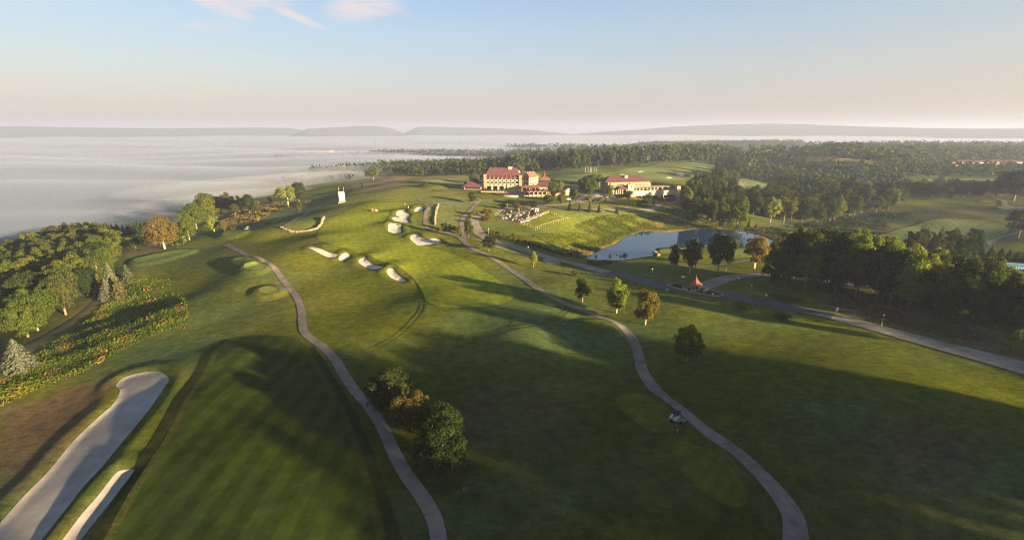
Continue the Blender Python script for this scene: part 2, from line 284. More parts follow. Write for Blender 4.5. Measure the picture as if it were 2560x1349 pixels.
def grass_mat(name, base=None, use_attr=False, dew=(.055,.10,.055), dry=(.13,.105,.022), mow=0.0, mow_dir=0.6, mow_w=4.0, bump=.6, fine=1.0, varamt=.5):
    """turf: large soft patches of dew and dry blades, fine grain, optional mowing stripes"""
    m = bpy.data.materials.new(name); m.use_nodes = True; nt = m.node_tree; b = nt.nodes['Principled BSDF']
    b.inputs['Roughness'].default_value = 1.0; b.inputs['Specular IOR Level'].default_value = 0.0
    geo = N(nt, 'ShaderNodeNewGeometry')
    if use_attr:
        at_ = N(nt, 'ShaderNodeAttribute'); at_.attribute_name = 'cover'; cs = at_.outputs['Color']
    else:
        rgb = N(nt, 'ShaderNodeRGB'); rgb.outputs[0].default_value = (*base, 1); cs = rgb.outputs[0]
    def noise(scale, detail=5, rough=.55, stretch=None):
        n = N(nt, 'ShaderNodeTexNoise'); n.inputs['Scale'].default_value = scale; n.inputs['Detail'].default_value = detail; n.inputs['Roughness'].default_value = rough
        if stretch:
            mp = N(nt, 'ShaderNodeMapping'); L(nt, geo.outputs['Position'], mp.inputs[0]); mp.inputs['Rotation'].default_value = (0, 0, stretch[0]); mp.inputs['Scale'].default_value = (stretch[1], 1, 1); L(nt, mp.outputs[0], n.inputs['Vector'])
        else: L(nt, geo.outputs['Position'], n.inputs['Vector'])
        return n.outputs[0]
    def rng(s, a, b_, c=0., d=1.):
        r = N(nt, 'ShaderNodeMapRange'); L(nt, s, r.inputs[0]); r.inputs[1].default_value = a; r.inputs[2].default_value = b_; r.inputs[3].default_value = c; r.inputs[4].default_value = d; return r.outputs[0]
    def mix(f, a, c, mode='MIX'):
        x = N(nt, 'ShaderNodeMix', data_type='RGBA', blend_type=mode)
        if hasattr(f, 'links'): L(nt, f, x.inputs[0])
        else: x.inputs[0].default_value = f
        for s, i in ((a, 6), (c, 7)):
            if hasattr(s, 'links'): L(nt, s, x.inputs[i])
            else: x.inputs[i].default_value = (*s, 1)
        return x.outputs[2]
    n1 = noise(.022, 6, .6, (0.5, .5)); n2 = noise(.016, 5, .6); n3 = noise(.35, 6, .65); n4 = noise(6.0, 5, .7)
    cs = mix(rng(n1, .46, .68, 0, varamt), cs, dew)
    cs = mix(rng(n2, .5, .70, 0, varamt), cs, dry)
    n5 = noise(1.4, 6, .7, (-.5, .35)); g3 = rng(n3, .3, .7, .68, 1.32); g5 = rng(n5, .32, .68, 1 - .3 * fine, 1 + .3 * fine); g4 = rng(n4, .3, .7, 1 - .5 * fine, 1 + .5 * fine)
    m0 = N(nt, 'ShaderNodeMath', operation='MULTIPLY'); L(nt, g3, m0.inputs[0]); L(nt, g5, m0.inputs[1]); g3 = m0.outputs[0]
    mm = N(nt, 'ShaderNodeMath', operation='MULTIPLY'); L(nt, g3, mm.inputs[0]); L(nt, g4, mm.inputs[1]); k = mm.outputs[0]
    if mow:
        mp = N(nt, 'ShaderNodeMapping'); L(nt, geo.outputs['Position'], mp.inputs[0]); mp.inputs['Rotation'].default_value = (0, 0, mow_dir)
        wv = N(nt, 'ShaderNodeTexWave'); wv.inputs['Scale'].default_value = 1 / mow_w * .314; wv.inputs['Distortion'].default_value = .6; wv.inputs['Detail Scale'].default_value = .3; L(nt, mp.outputs[0], wv.inputs['Vector'])
        w2 = rng(wv.outputs['Fac'], .3, .7, 1 - mow, 1 + mow); mm2 = N(nt, 'ShaderNodeMath', operation='MULTIPLY'); L(nt, k, mm2.inputs[0]); L(nt, w2, mm2.inputs[1]); k = mm2.outputs[0]
    sc = N(nt, 'ShaderNodeVectorMath', operation='SCALE'); L(nt, cs, sc.inputs[0]); L(nt, k, sc.inputs['Scale']); L(nt, sc.outputs[0], b.inputs['Base Color'])
    if bump:
        nb = noise(3.0, 6, .75); bp = N(nt, 'ShaderNodeBump'); bp.inputs['Strength'].default_value = bump; bp.inputs['Distance'].default_value = .12; L(nt, nb, bp.inputs['Height']); L(nt, bp.outputs[0], b.inputs['Normal'])
    MATS[name] = m; return m

# ------------------------------------------------------------------ mesh and object helpers
def new_mesh(name, V, Fc, smooth=False):
    me = bpy.data.meshes.new(name)
    V = np.asarray(V, np.float32).reshape(-1, 3)
    if isinstance(Fc, np.ndarray):
        k = Fc.shape[1]; n = len(Fc)
        me.vertices.add(len(V)); me.vertices.foreach_set('co', V.ravel())
        me.loops.add(n * k); me.loops.foreach_set('vertex_index', Fc.astype(np.int32).ravel())
        me.polygons.add(n); me.polygons.foreach_set('loop_start', np.arange(0, n * k, k, dtype=np.int32)); me.polygons.foreach_set('loop_total', np.full(n, k, np.int32))
        me.update(calc_edges=True)
    else:
        me.from_pydata([tuple(map(float, v)) for v in V], [], [tuple(f) for f in Fc]); me.update()
    if smooth: me.polygons.foreach_set('use_smooth', np.ones(len(me.polygons), bool))
    return me
def obj(name, me, m=None, parent=None, **props):
    o = bpy.data.objects.new(name, me); COL.objects.link(o)
    if m is not None and me is not None and len(me.materials) == 0: me.materials.append(m if not isinstance(m, str) else MATS[m])
    if parent is not None: o.parent = parent
    for k, v in props.items(): o[k] = v
    return o
def thing(name, label, cat, loc, rz=0.0, group=None, scale=None):
    o = bpy.data.objects.new(name, None); COL.objects.link(o); o.location = loc; o.rotation_euler = (0, 0, rz); o['label'] = label; o['category'] = cat
    if group: o['group'] = group
    if scale: o.scale = scale
    return o
class B:
    def __init__(s): s.V = []; s.F = []
    def add(s, V, Fc):
        n = len(s.V); s.V += [tuple(v) for v in V]; s.F += [tuple(i + n for i in f) for f in Fc]; return s
    def box(s, x0, x1, y0, y1, z0, z1, rz=0.0, c=None):
        V = [(x, y, z) for z in (z0, z1) for x, y in ((x0, y0), (x1, y0), (x1, y1), (x0, y1))]
        if rz:
            cx_, cy_ = c if c else ((x0 + x1) / 2, (y0 + y1) / 2); a, b_ = math.cos(rz), math.sin(rz)
            V = [(cx_ + (x - cx_) * a - (y - cy_) * b_, cy_ + (x - cx_) * b_ + (y - cy_) * a, z) for x, y, z in V]
        return s.add(V, [(0,3,2,1),(4,5,6,7),(0,1,5,4),(1,2,6,5),(2,3,7,6),(3,0,4,7)])
    def hip(s, x0, x1, y0, y1, z, h, inset=None, axis='x', over=.6, th=.25):
        x0 -= over; x1 += over; y0 -= over; y1 += over
        if axis == 'x':
            ins = (y1 - y0) / 2 if inset is None else inset; ym = (y0 + y1) / 2; R = [(x0 + ins, ym, z + h), (x1 - ins, ym, z + h)]
        else:
            ins = (x1 - x0) / 2 if inset is None else inset; xm = (x0 + x1) / 2; R = [(xm, y0 + ins, z + h), (xm, y1 - ins, z + h)]
        V = [(x0,y0,z-th),(x1,y0,z-th),(x1,y1,z-th),(x0,y1,z-th),(x0,y0,z),(x1,y0,z),(x1,y1,z),(x0,y1,z)] + R
        Fc = [(0,3,2,1),(0,1,5,4),(1,2,6,5),(2,3,7,6),(3,0,4,7)]
        Fc += [(4,5,9,8),(5,6,9),(6,7,8,9),(7,4,8)] if axis == 'x' else [(4,5,8),(5,6,9,8),(6,7,9),(7,4,8,9)]
        return s.add(V, Fc)
    def cyl(s, x, y, z0, z1, r, r2=None, n=8):
        r2 = r if r2 is None else r2; V = []
        for z, q in ((z0, r), (z1, r2)): V += [(x + q * math.cos(6.2832 * i / n), y + q * math.sin(6.2832 * i / n), z) for i in range(n)]
        return s.add(V, [tuple(range(n))[::-1], tuple(range(n, 2 * n))] + [(i, (i + 1) % n, n + (i + 1) % n, n + i) for i in range(n)])
    def tube(s, p, q, r, r2=None, n=6):
        p = Vector(p); q = Vector(q); d = (q - p).normalized(); a = d.orthogonal().normalized(); b_ = d.cross(a); r2 = r if r2 is None else r2; V = []
        for c, rr in ((p, r), (q, r2)): V += [tuple(c + (a * math.cos(6.2832 * i / n) + b_ * math.sin(6.2832 * i / n)) * rr) for i in range(n)]
        return s.add(V, [tuple(range(n))[::-1], tuple(range(n, 2 * n))] + [(i, (i + 1) % n, n + (i + 1) % n, n + i) for i in range(n)])
    def prism(s, pts, y0, y1):   # outline in x,z swept along y
        n = len(pts); V = [(x, y0, z) for x, z in pts] + [(x, y1, z) for x, z in pts]
        return s.add(V, [tuple(range(n)), tuple(range(n, 2 * n))[::-1]] + [(i, n + i, n + (i + 1) % n, (i + 1) % n) for i in range(n)])
    def rot(s, rz, c=(0, 0), tr=(0, 0, 0)):
        a, b_ = math.cos(rz), math.sin(rz); s.V = [(c[0] + (x - c[0]) * a - (y - c[1]) * b_ + tr[0], c[1] + (x - c[0]) * b_ + (y - c[1]) * a + tr[1], z + tr[2]) for x, y, z in s.V]; return s
    def mesh(s, name, smooth=False): return new_mesh(name, s.V, s.F, smooth)
    def build(s, name, m, parent=None, smooth=False, **p): return obj(name, s.mesh(name, smooth), m, parent, **p)

def patch(name, poly, m, off=.05, res=None, kind='structure', parent=None, zf=None, **props):
    """a sheet laid on the ground inside a world-space outline"""
    c = poly.mean(0); dist = math.hypot(*c); res = res or min(max(dist * .006, .8), 7)
    seg = np.roll(poly, -1, 0) - poly; pts = []
    for p, s in zip(poly, seg):
        l = math.hypot(*s); k = max(1, int(l / res))
        for i in range(k): pts.append(p + s * i / k)
    pts = np.array(pts); xs = np.arange(poly[:, 0].min(), poly[:, 0].max(), res); ys = np.arange(poly[:, 1].min(), poly[:, 1].max(), res)
    gx, gy = np.meshgrid(xs, ys); gx = gx + (np.arange(len(ys))[:, None] % 2) * res * .5; gx = gx.ravel(); gy = gy.ravel()
    d = sdist(poly, gx, gy); k = d < -res * .45; inner = np.stack([gx[k], gy[k]], 1)
    n = len(pts); allp = np.concatenate([pts, inner]) if len(inner) else pts
    vo, _, fo, *_ = geometry.delaunay_2d_cdt([Vector(p) for p in allp], [(i, (i + 1) % n) for i in range(n)], [list(range(n))], 1, 1e-5)
    V = np.array([(v.x, v.y) for v in vo]); off = off + dist * .00028
    z = (zf or H)(V[:, 0], V[:, 1]) + off
    me = new_mesh(name, np.stack([V[:, 0], V[:, 1], z], 1), [tuple(f) for f in fo], True)
    if me.polygons and me.polygons[0].normal.z < 0: me.flip_normals()
    return obj(name, me, m, parent, kind=kind, **props)
def ribbon(name, pts, width, m, off=.06, world=False, cross=4, step=None, kind='structure', widths=None):
    if world: P = np.array(pts, float)
    else:
        x, y = raycast([p[0] for p in pts], [p[1] for p in pts], hsmooth); P = np.stack([x, y], 1)
    S = smooth_poly(P, 10, False); l = np.concatenate([[0], np.cumsum(np.hypot(*(np.diff(S, axis=0).T)))])
    dist = np.hypot(*S.mean(0)); step = step or min(max(dist * .006, .7), 6); n = max(2, int(l[-1] / step)); q = np.linspace(0, l[-1], n)
    C = np.stack([np.interp(q, l, S[:, 0]), np.interp(q, l, S[:, 1])], 1); T = np.gradient(C, axis=0); T /= np.linalg.norm(T, axis=1)[:, None] + 1e-9
    Nn = np.stack([-T[:, 1], T[:, 0]], 1); w = np.full(n, width) if widths is None else np.interp(q / l[-1], np.linspace(0, 1, len(widths)), widths)
    V = []; 
    for k in range(cross + 1):
        f = (k / cross - .5); p = C + Nn * (w * f)[:, None]; V.append(np.stack([p[:, 0], p[:, 1], H(p[:, 0], p[:, 1]) + off + np.hypot(p[:, 0], p[:, 1]) * .00028], 1))
    V = np.stack(V, 1).reshape(-1, 3); a = (np.arange(n - 1)[:, None] * (cross + 1) + np.arange(cross)[None]).ravel()
    Fc = np.stack([a, a + cross + 1, a + cross + 2, a + 1], 1)
    me = new_mesh(name, V, Fc, True)
    if me.polygons[0].normal.z < 0: me.flip_normals()
    att = me.attributes.new('along', 'FLOAT', 'POINT'); att.data.foreach_set('value', np.repeat(q, cross + 1).astype(np.float32))
    o = obj(name, me, m, None, kind=kind); return o, C
# ------------------------------------------------------------------ turf, sand, paving
G_ROUGH = (.082, .092, .0075)
grass_mat('turf', use_attr=True, bump=.7, fine=1.0, varamt=.55)
grass_mat('fairway_turf', (.135, .155, .011), mow=.035, mow_dir=-.35, mow_w=3.2, bump=.25, fine=.5, varamt=.25, dew=(.075,.13,.05), dry=(.12,.13,.03))
grass_mat('fairway_turf_shaded', (.026, .036, .0035), mow=.15, mow_dir=0.0, mow_w=5.0, bump=.2, fine=.35, varamt=.3, dew=(.022,.045,.02), dry=(.045,.040,.010))  # near fairway: foreground shade put into a darker turf colour
grass_mat('pale_turf', (.11, .135, .04), mow=.06, mow_dir=.5, mow_w=4, bump=.2, fine=.4, varamt=.4, dew=(.10,.15,.075), dry=(.16,.15,.03))
grass_mat('green_turf', (.14, .165, .035), mow=.03, mow_dir=.7, mow_w=2, bump=.12, fine=.3, varamt=.3, dew=(.11,.19,.07), dry=(.17,.17,.05))
grass_mat('shaded_tee_turf', (.075, .075, .008), mow=.04, mow_dir=.7, mow_w=2, bump=.2, fine=.5, varamt=.3, dew=(.04,.065,.02), dry=(.07,.055,.02))  # foreground tees: dim light put into a darker copy of the tee turf
grass_mat('collar_turf', (.036, .039, .006), bump=.6, varamt=.4, dew=(.04,.06,.02), dry=(.07,.055,.015))
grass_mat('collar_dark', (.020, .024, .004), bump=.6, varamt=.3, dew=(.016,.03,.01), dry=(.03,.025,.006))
mat('sand', (.52, .455, .375), .9, (.43, .375, .31), .35, .15, 2.0, detail=7)
mat('sand_shaded', (.30, .275, .25), .9, (.235, .215, .195), .25, .2, 1.5, detail=8)  # near bunkers: same sand, darkened in colour to stand for shade
mat('path_concrete', (.18, .148, .118), .85, (.13, .11, .092), .5, .15, 6, detail=8)
mat('road_concrete', (.24, .20, .16), .85, (.18, .152, .125), .4, .15, 6, detail=8)
mat('asphalt', (.075, .070, .075), .85, (.055, .052, .056), .4, .2, 9, detail=8)
mat('earth', (.15, .10, .075), .95, (.07, .055, .03), .6, .6, 3, detail=9)
def add_joints(name, every, depth=.55):
    m = MATS[name]; nt = m.node_tree; b = nt.nodes['Principled BSDF']; src = b.inputs['Base Color'].links[0].from_socket
    at_ = N(nt, 'ShaderNodeAttribute'); at_.attribute_name = 'along'
    md = N(nt, 'ShaderNodeMath', operation='MODULO'); L(nt, at_.outputs['Fac'], md.inputs[0]); md.inputs[1].default_value = every
    lt = N(nt, 'ShaderNodeMath', operation='LESS_THAN'); L(nt, md.outputs[0], lt.inputs[0]); lt.inputs[1].default_value = .09
    mx = N(nt, 'ShaderNodeMix', data_type='RGBA', blend_type='MULTIPLY'); L(nt, lt.outputs[0], mx.inputs[0]); L(nt, src, mx.inputs[6]); mx.inputs[7].default_value = (depth,) * 3 + (1,)
    L(nt, mx.outputs[2], b.inputs['Base Color'])
add_joints('path_concrete', 4.5)
def add_patches(name, dark, scale, lo, hi, stretch=(0, 1)):
    m = MATS[name]; nt = m.node_tree; b = nt.nodes['Principled BSDF']; src = b.inputs['Base Color'].links[0].from_socket; geo = N(nt, 'ShaderNodeNewGeometry')
    mp = N(nt, 'ShaderNodeMapping'); L(nt, geo.outputs['Position'], mp.inputs[0]); mp.inputs['Rotation'].default_value = (0, 0, stretch[0]); mp.inputs['Scale'].default_value = (stretch[1], 1, 1)
    n = N(nt, 'ShaderNodeTexNoise'); n.inputs['Scale'].default_value = scale; n.inputs['Detail'].default_value = 8; n.inputs['Roughness'].default_value = .65; L(nt, mp.outputs[0], n.inputs['Vector'])
    r = N(nt, 'ShaderNodeMapRange'); L(nt, n.outputs[0], r.inputs[0]); r.inputs[1].default_value = lo; r.inputs[2].default_value = hi
    mx = N(nt, 'ShaderNodeMix', data_type='RGBA', blend_type='MULTIPLY'); L(nt, r.outputs[0], mx.inputs[0]); L(nt, src, mx.inputs[6]); mx.inputs[7].default_value = (*dark, 1); L(nt, mx.outputs[2], b.inputs['Base Color'])
add_patches('path_concrete', (.72, .72, .74), .12, .45, .6); add_patches('road_concrete', (.78, .77, .77), .1, .45, .6); add_patches('asphalt', (.75, .75, .78), .15, .45, .62)
add_patches('sand_shaded', (.80, .76, .70), .09, .42, .62, (.7, .4)); add_patches('sand', (.86, .82, .76), .25, .45, .62)

# --- the ground: one sheet, finer near the camera
def build_ground():
    th = np.concatenate([np.radians(np.arange(-118, -54, 1.5)), np.radians(np.arange(-54, 54, .165)), np.radians(np.arange(54, 152, 1.2))])
    r = [14.0]
    while r[-1] < 13500: r.append(r[-1] * (1.0105 if r[-1] < 2500 else 1.03))
    r = np.array(r); TT, RR = np.meshgrid(th, r); X = np.sin(TT) * RR; Y = np.cos(TT) * RR; Z = H(X.ravel(), Y.ravel()).reshape(X.shape)
    nu, nv = len(th), len(r); a = (np.arange(nv - 1)[:, None] * nu + np.arange(nu - 1)[None]).ravel()
    Fc = np.stack([a, a + 1, a + nu + 1, a + nu], 1)
    me = new_mesh('ground', np.stack([X, Y, Z], -1).reshape(-1, 3), Fc, True)
    if me.polygons[0].normal.z < 0: me.flip_normals()
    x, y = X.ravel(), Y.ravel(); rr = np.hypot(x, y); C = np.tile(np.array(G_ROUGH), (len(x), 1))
    near = ss((160 - rr) / 95)[:, None]; C = C * (1 - near) + np.array((.036, .040, .0035)) * near  # turf colour darkened towards the camera, painting in the foreground shade
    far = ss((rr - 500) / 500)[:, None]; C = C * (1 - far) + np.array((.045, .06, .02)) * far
    COV = [ # outline in picture, colour, soft edge in metres
     ([(-200,1010),(0,1030),(120,985),(260,930),(420,890),(560,860),(600,830),(480,800),(440,700),(300,640),(0,600),(-200,620)], (.095,.10,.012), 5),
     ([(-100,700),(100,620),(290,600),(310,690),(240,760),(120,850),(-100,960)], (.05,.06,.015), 6),
     ([(120,850),(230,770),(255,745),(235,742),(150,800),(60,860)], (.11,.10,.02), 5),
     ([(0,1030),(0,1250),(150,1130),(240,1020),(290,950),(200,960),(100,1000)], (.105,.068,.032), 3),
     ([(430,640),(560,620),(700,680),(750,790),(600,840),(500,800),(450,700)], (.075,.085,.014), 8),
     ([(900,470),(1020,472),(1130,480),(1160,500),(1050,505),(900,505),(850,520),(760,560),(800,590),(880,540),(860,500)], (.12,.125,.022), 6),
     ([(1180,520),(1300,560),(1500,640),(1560,600),(1700,575),(1850,570),(1700,520),(1560,527),(1400,520),(1250,515)], (.15,.165,.012), 6),
     ([(1560,575),(1640,545),(1760,545),(1900,575),(2000,605),(1930,600),(1850,576),(1660,580)], (.20,.14,.028), 5),
     ([(1400,640),(1440,615),(1560,600),(1530,612),(1480,640)], (.22,.12,.02), 4),
     ([(1290,580),(1400,600),(1450,630),(1380,620)], (.15,.16,.012), 6),
     ([(1500,500),(1600,490),(1640,505),(1560,522),(1450,515),(1480,506)], (.17,.15,.015), 4),
     ([(880,440),(1000,436),(1200,446),(1100,455),(930,480),(880,470)], (.16,.12,.05), 8),
     ([(1960,610),(2560,610),(2560,520),(2200,520),(1900,560)], (.055,.06,.02), 10),
     ([(2010,395),(2120,385),(2230,402),(2200,412),(2080,415),(2040,405)], (.17,.12,.05), 10),
     ([(2050,760),(2110,735),(2300,775),(2560,870),(2560,905),(2400,865),(2200,805)], (.10,.062,.038), 2.0),
     ([(1420,800),(1650,830),(1500,900),(1250,870),(1150,830),(1300,790)], (.055,.08,.016), 14),
     ([(600,540),(720,500),(830,480),(800,500),(660,560),(600,575)], (.10,.10,.03), 6),
     ([(290,640),(420,600),(600,560),(680,540),(560,580),(400,625)], (.10,.08,.04), 3),
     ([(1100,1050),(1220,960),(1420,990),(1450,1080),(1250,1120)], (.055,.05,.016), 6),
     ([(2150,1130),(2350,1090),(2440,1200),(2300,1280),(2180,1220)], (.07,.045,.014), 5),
     ([(1080,510),(1095,505),(1180,507),(1160,545),(1150,562),(1095,560),(1085,540)], (.115,.125,.035), 1.5),
    ]
    for pts, c, soft in COV:
        P = wpoly(pts, None, 3); d, m = sd_near(P, x, y, soft * 2)
        w = ss(.5 - d[m] / soft / 2)[:, None]; C[m] = C[m] * (1 - w) + np.array(c) * w
    d, m = sd_near(WPOND, x, y, 8); C[m] = C[m] * (1 - ss((3 - d[m]) / 3)[:, None]) + np.array((.09, .07, .035)) * ss((3 - d[m]) / 3)[:, None]
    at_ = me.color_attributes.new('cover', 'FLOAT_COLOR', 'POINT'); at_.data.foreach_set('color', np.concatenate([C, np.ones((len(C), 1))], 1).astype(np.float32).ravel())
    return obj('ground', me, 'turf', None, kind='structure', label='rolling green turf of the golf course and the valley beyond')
build_ground()
# --- the hidden cap under the drone and behind it
cap = B(); n = 40; cap.add([(0, 0, float(H(0.1, 14.2)) )] + [(14.3 * math.sin(i / n * 6.2832), 14.3 * math.cos(i / n * 6.2832), float(H(14.2 * math.sin(i / n * 6.2832), 14.2 * math.cos(i / n * 6.2832)))) for i in range(n)], [(0, 1 + (i + 1) % n, 1 + i) for i in range(n)])
cap.build('ground', 'turf', None, kind='structure')

patch('fairway', wpoly(FAIRWAY1, None, 4), 'fairway_turf', .04, 1.8)
patch('fairway', wpoly(FAIRWAY2, None, 4), 'fairway_turf_shaded', .04, 1.2)
patch('fairway', wpoly([(2176,600),(2252,572),(2328,550),(2420,549),(2496,559),(2524,576),(2456,612),(2380,640),(2237,612)], None, 4), 'pale_turf', .1, 4)
patch('fairway', wpoly([(1812,487),(1850,452),(1895,452),(1950,463),(1985,468),(1940,474),(1900,482),(1862,500),(1825,500)], None, 4), 'pale_turf', .1, 4)
patch('fairway', wpoly([(1385,447),(1450,437),(1550,427),(1640,412),(1700,409),(1790,413),(1795,425),(1750,442),(1680,452),(1600,448),(1500,448),(1440,456),(1400,456)], None, 4), 'pale_turf', .12, 5)
patch('fairway', wpoly([(2270,455),(2350,447),(2480,446),(2500,452),(2400,459),(2300,461)], None, 4), 'pale_turf', .12, 6)
patch('fairway', wpoly([(1020,452),(1100,447),(1190,450),(1180,458),(1080,462)], None, 4), 'pale_turf', .1, 5)
patch('putting_green', wpoly([(955,508),(1005,508),(1030,512),(1005,521),(975,530),(935,528),(905,522),(915,512)], None, 4), 'fairway_turf', .09, 1.8)
patch('putting_green', wpoly([(1650,622),(1690,619),(1740,620),(1745,628),(1690,632),(1655,629)], None, 4), 'green_turf', .09, 1.5)
patch('putting_green', wpoly([(1810,628),(1850,622),(1900,622),(1915,630),(1890,642),(1830,645)], None, 4), 'pale_turf', .09, 1.5)
for i, P in enumerate(WTEE): patch('tee_box', P, 'green_turf' if i < 5 else 'shaded_tee_turf', .05, 1.0)
patch('tee_box', wpoly([(2378,493),(2390,490),(2415,491),(2412,495),(2390,496)]), 'green_turf', .1, 3)
patch('tee_box', wpoly([(2448,503),(2465,500),(2485,502),(2480,506),(2455,506)]), 'green_turf', .1, 3)
patch('tee_box', wpoly([(2495,517),(2520,514),(2534,520),(2520,524),(2500,522)]), 'green_turf', .1, 3)
patch('tee_box', wpoly([(685,509),(700,506),(712,509),(706,514),(690,514)]), 'pale_turf', .1, 2)
lab = {'big': 'sand_shaded', 'finger': 'sand_shaded'}
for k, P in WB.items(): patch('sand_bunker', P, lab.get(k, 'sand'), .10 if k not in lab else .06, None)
for pts in ([(1688,436),(1700,433),(1712,435),(1706,441),(1697,439)], [(1665,445),(1672,443),(1680,445),(1675,447)],[(1724,440),(1731,438),(1738,440),(1732,443)],[(1548,437),(1556,435),(1563,438),(1555,440)],[(1594,430),(1602,428),(1609,430),(1601,432)],[(1743,434),(1750,432),(1757,434),(1750,437)]):
    patch('sand_bunker', wpoly(pts, None, 3), 'sand', .2, 2.0)

P1 = [(566,614),(580,625),(600,636),(627,647),(653,655),(675,665),(688,676),(704,697),(720,716),(736,735),(747,753),(754,780),(756,805),(760,828),(775,845),(810,870),(838,900),(862,940),(890,980),(925,1020),(960,1075),(985,1130),(1015,1185),(1055,1240),(1085,1295),(1097,1349),(1100,1400)]
P2 = [(1061,509),(1072,518),(1066,529),(1064,541),(1063,557),(1068,569),(1081,577),(1101,580),(1125,585),(1142,591),(1156,600),(1170,614),(1190,626),(1213,635),(1233,646),(1253,659),(1274,673),(1294,687),(1314,700),(1350,727),(1400,755),(1450,775),(1500,793),(1545,815),(1575,840),(1590,870),(1598,905),(1607,938),(1624,968),(1650,1000),(1683,1030),(1720,1060),(1745,1080),(1800,1118),(1844,1150),(1906,1205),(1955,1258),(1982,1301),(1988,1349),(1985,1400)]
ribbon('cart_path', P1, 2.3, 'path_concrete', widths=[3.6, 3.0, 2.4] + [2.3] * 9)
ribbon('cart_path', P2, 2.9, 'path_concrete', .07, widths=[2.6] * 5 + [2.6] * 5 + [3.0, 3.2])
ribbon('cart_path', [(1204,500),(1190,510),(1178,523),(1164,537),(1156,549),(1155,563),(1160,577),(1160,590),(1157,600)], 3.0, 'path_concrete', .08)
ribbon('cart_path', [(1208,502),(1192,497),(1170,490),(1120,481),(1067,475),(1014,473),(960,475),(920,481),(880,490),(840,500),(813,511),(795,519),(768,532),(741,548),(720,561),(709,568)], 2.4, 'path_concrete', .10)
ribbon('cart_path', [(1064,511),(1072,509),(1130,507.5),(1182,506),(1206,501)], 1.8, 'path_concrete', .09)
ribbon('cart_path', [(653,564),(693,551),(747,532),(787,516),(813,507),(843,500),(880,489)], 2.4, 'path_concrete', .08)
ribbon('cart_path', [(910,455),(911,464),(920,469),(960,471.5),(987,469),(1014,463),(1054,455),(1090,450)], 2.6, 'path_concrete', .12)
ribbon('cart_path', [(1206,501),(1243,503),(1284,505),(1324,507),(1360,509)], 2.2, 'path_concrete', .1)
ribbon('footpath', [(1162,596),(1182,597),(1202,602),(1223,611),(1243,618),(1263,624),(1284,631),(1304,638),(1328,643),(1350,647)], 2.2, 'path_concrete', .09)
ribbon('footpath', [(1400,648),(1446,653),(1487,657),(1538,661),(1560,662),(1600,662),(1650,662),(1720,666),(1790,663),(1830,657),(1870,650),(1930,646)], 2.2, 'path_concrete', .09)
ribbon('cart_path', [(1808,484),(1830,478),(1845,470),(1858,463),(1853,456),(1850,450),(1862,447)], 2.6, 'path_concrete', .14)
ribbon('cart_path', [(2466,612),(2485,602),(2505,592),(2535,584),(2580,575)], 2.8, 'path_concrete', .12)
ribbon('cart_path', [(2490,498),(2510,503),(2512,512),(2530,518),(2570,522)], 3.5, 'path_concrete', .14)
# track of dark mulch winding by the wood on the left
ribbon('dirt_track', [(-20,905),(30,885),(100,850),(170,808),(215,775),(255,740)], 2.2, 'asphalt', .08)
ribbon('dirt_track', [(300,632),(350,628),(430,615),(500,594),(545,577),(600,572),(640,572),(690,560)], 1.6, 'earth', .08)
ribbon('dirt_track', [(440,620),(500,618),(566,615)], 1.6, 'earth', .08)
# main road
RD = [(1268,522),(1235,529),(1205,536),(1190,545),(1185,556),(1189,570),(1200,584),(1222,598),(1253,608),(1284,616),(1314,626),(1345,636),(1385,645),(1426,655),(1467,667),(1517,681),(1560,690),(1600,700)]
ribbon('road', RD, 6.2, 'road_concrete', .07, widths=[4, 4.5, 5, 6, 6.5] + [6.5] * 8)
o, RC = ribbon('road', [(1517,681),(1560,691),(1620,704),(1680,716),(1750,728),(1820,739),(1880,752),(1950,765),(2020,779),(2080,791)], 7.5, 'asphalt', .11, widths=[6.5, 6.5, 8, 11, 11, 9, 7, 6.6, 6.5])
ribbon('road', [(2080,791),(2150,810),(2250,839),(2400,881),(2560,925),(2700,966)], 6.2, 'road_concrete', .075)
ribbon('road', [(1740,722),(1780,708),(1820,695),(1860,689),(1920,686),(1990,684),(2080,690)], 6.5, 'road_concrete', .085)
ribbon('road', [(1262,522),(1300,518),(1345,518.6),(1385,521),(1440,522),(1500,524),(1560,526),(1600,525),(1640,518),(1668,509),(1700,500)], 4.2, 'road_concrete', .12)
ribbon('road', [(1340,517),(1380,514),(1420,510),(1448,504),(1480,500),(1500,492)], 6, 'road_concrete', .16)
patch('car_park', wpoly([(1440,508),(1450,492),(1490,478),(1530,478),(1552,487),(1530,500),(1490,507)], None, 3), 'road_concrete', .1, 3)
patch('car_park', wpoly([(1405,472),(1430,462),(1470,462),(1465,482),(1430,488)], None, 3), 'asphalt', .1, 3)
patch('car_park', wpoly([(2060,705),(2140,680),(2300,668),(2500,668),(2640,690),(2640,740),(2400,728),(2200,722)], None, 3), 'road_concrete', .08, 3)
patch('layby', wpoly([(1355,650),(1370,646),(1400,655),(1395,662),(1370,660)], None, 3), 'road_concrete', .1, 1.5)
# collars of longer grass round the near fairway
ribbon('collar', [(265,1365),(326,1250),(387,1152),(448,1054),(480,997),(521,936),(549,879),(580,855),(612,847),(671,843),(733,850),(765,876),(798,932),(846,1010),(875,1075),(903,1156),(932,1254),(958,1365)], 1.3, 'collar_turf', .06, cross=2)
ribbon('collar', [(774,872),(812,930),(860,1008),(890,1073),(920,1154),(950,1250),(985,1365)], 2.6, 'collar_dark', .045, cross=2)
ribbon('collar', [(235,1365),(300,1250),(362,1152),(425,1054),(460,997),(503,936),(535,879),(570,853)], 2.2, 'collar_dark', .045, cross=2)
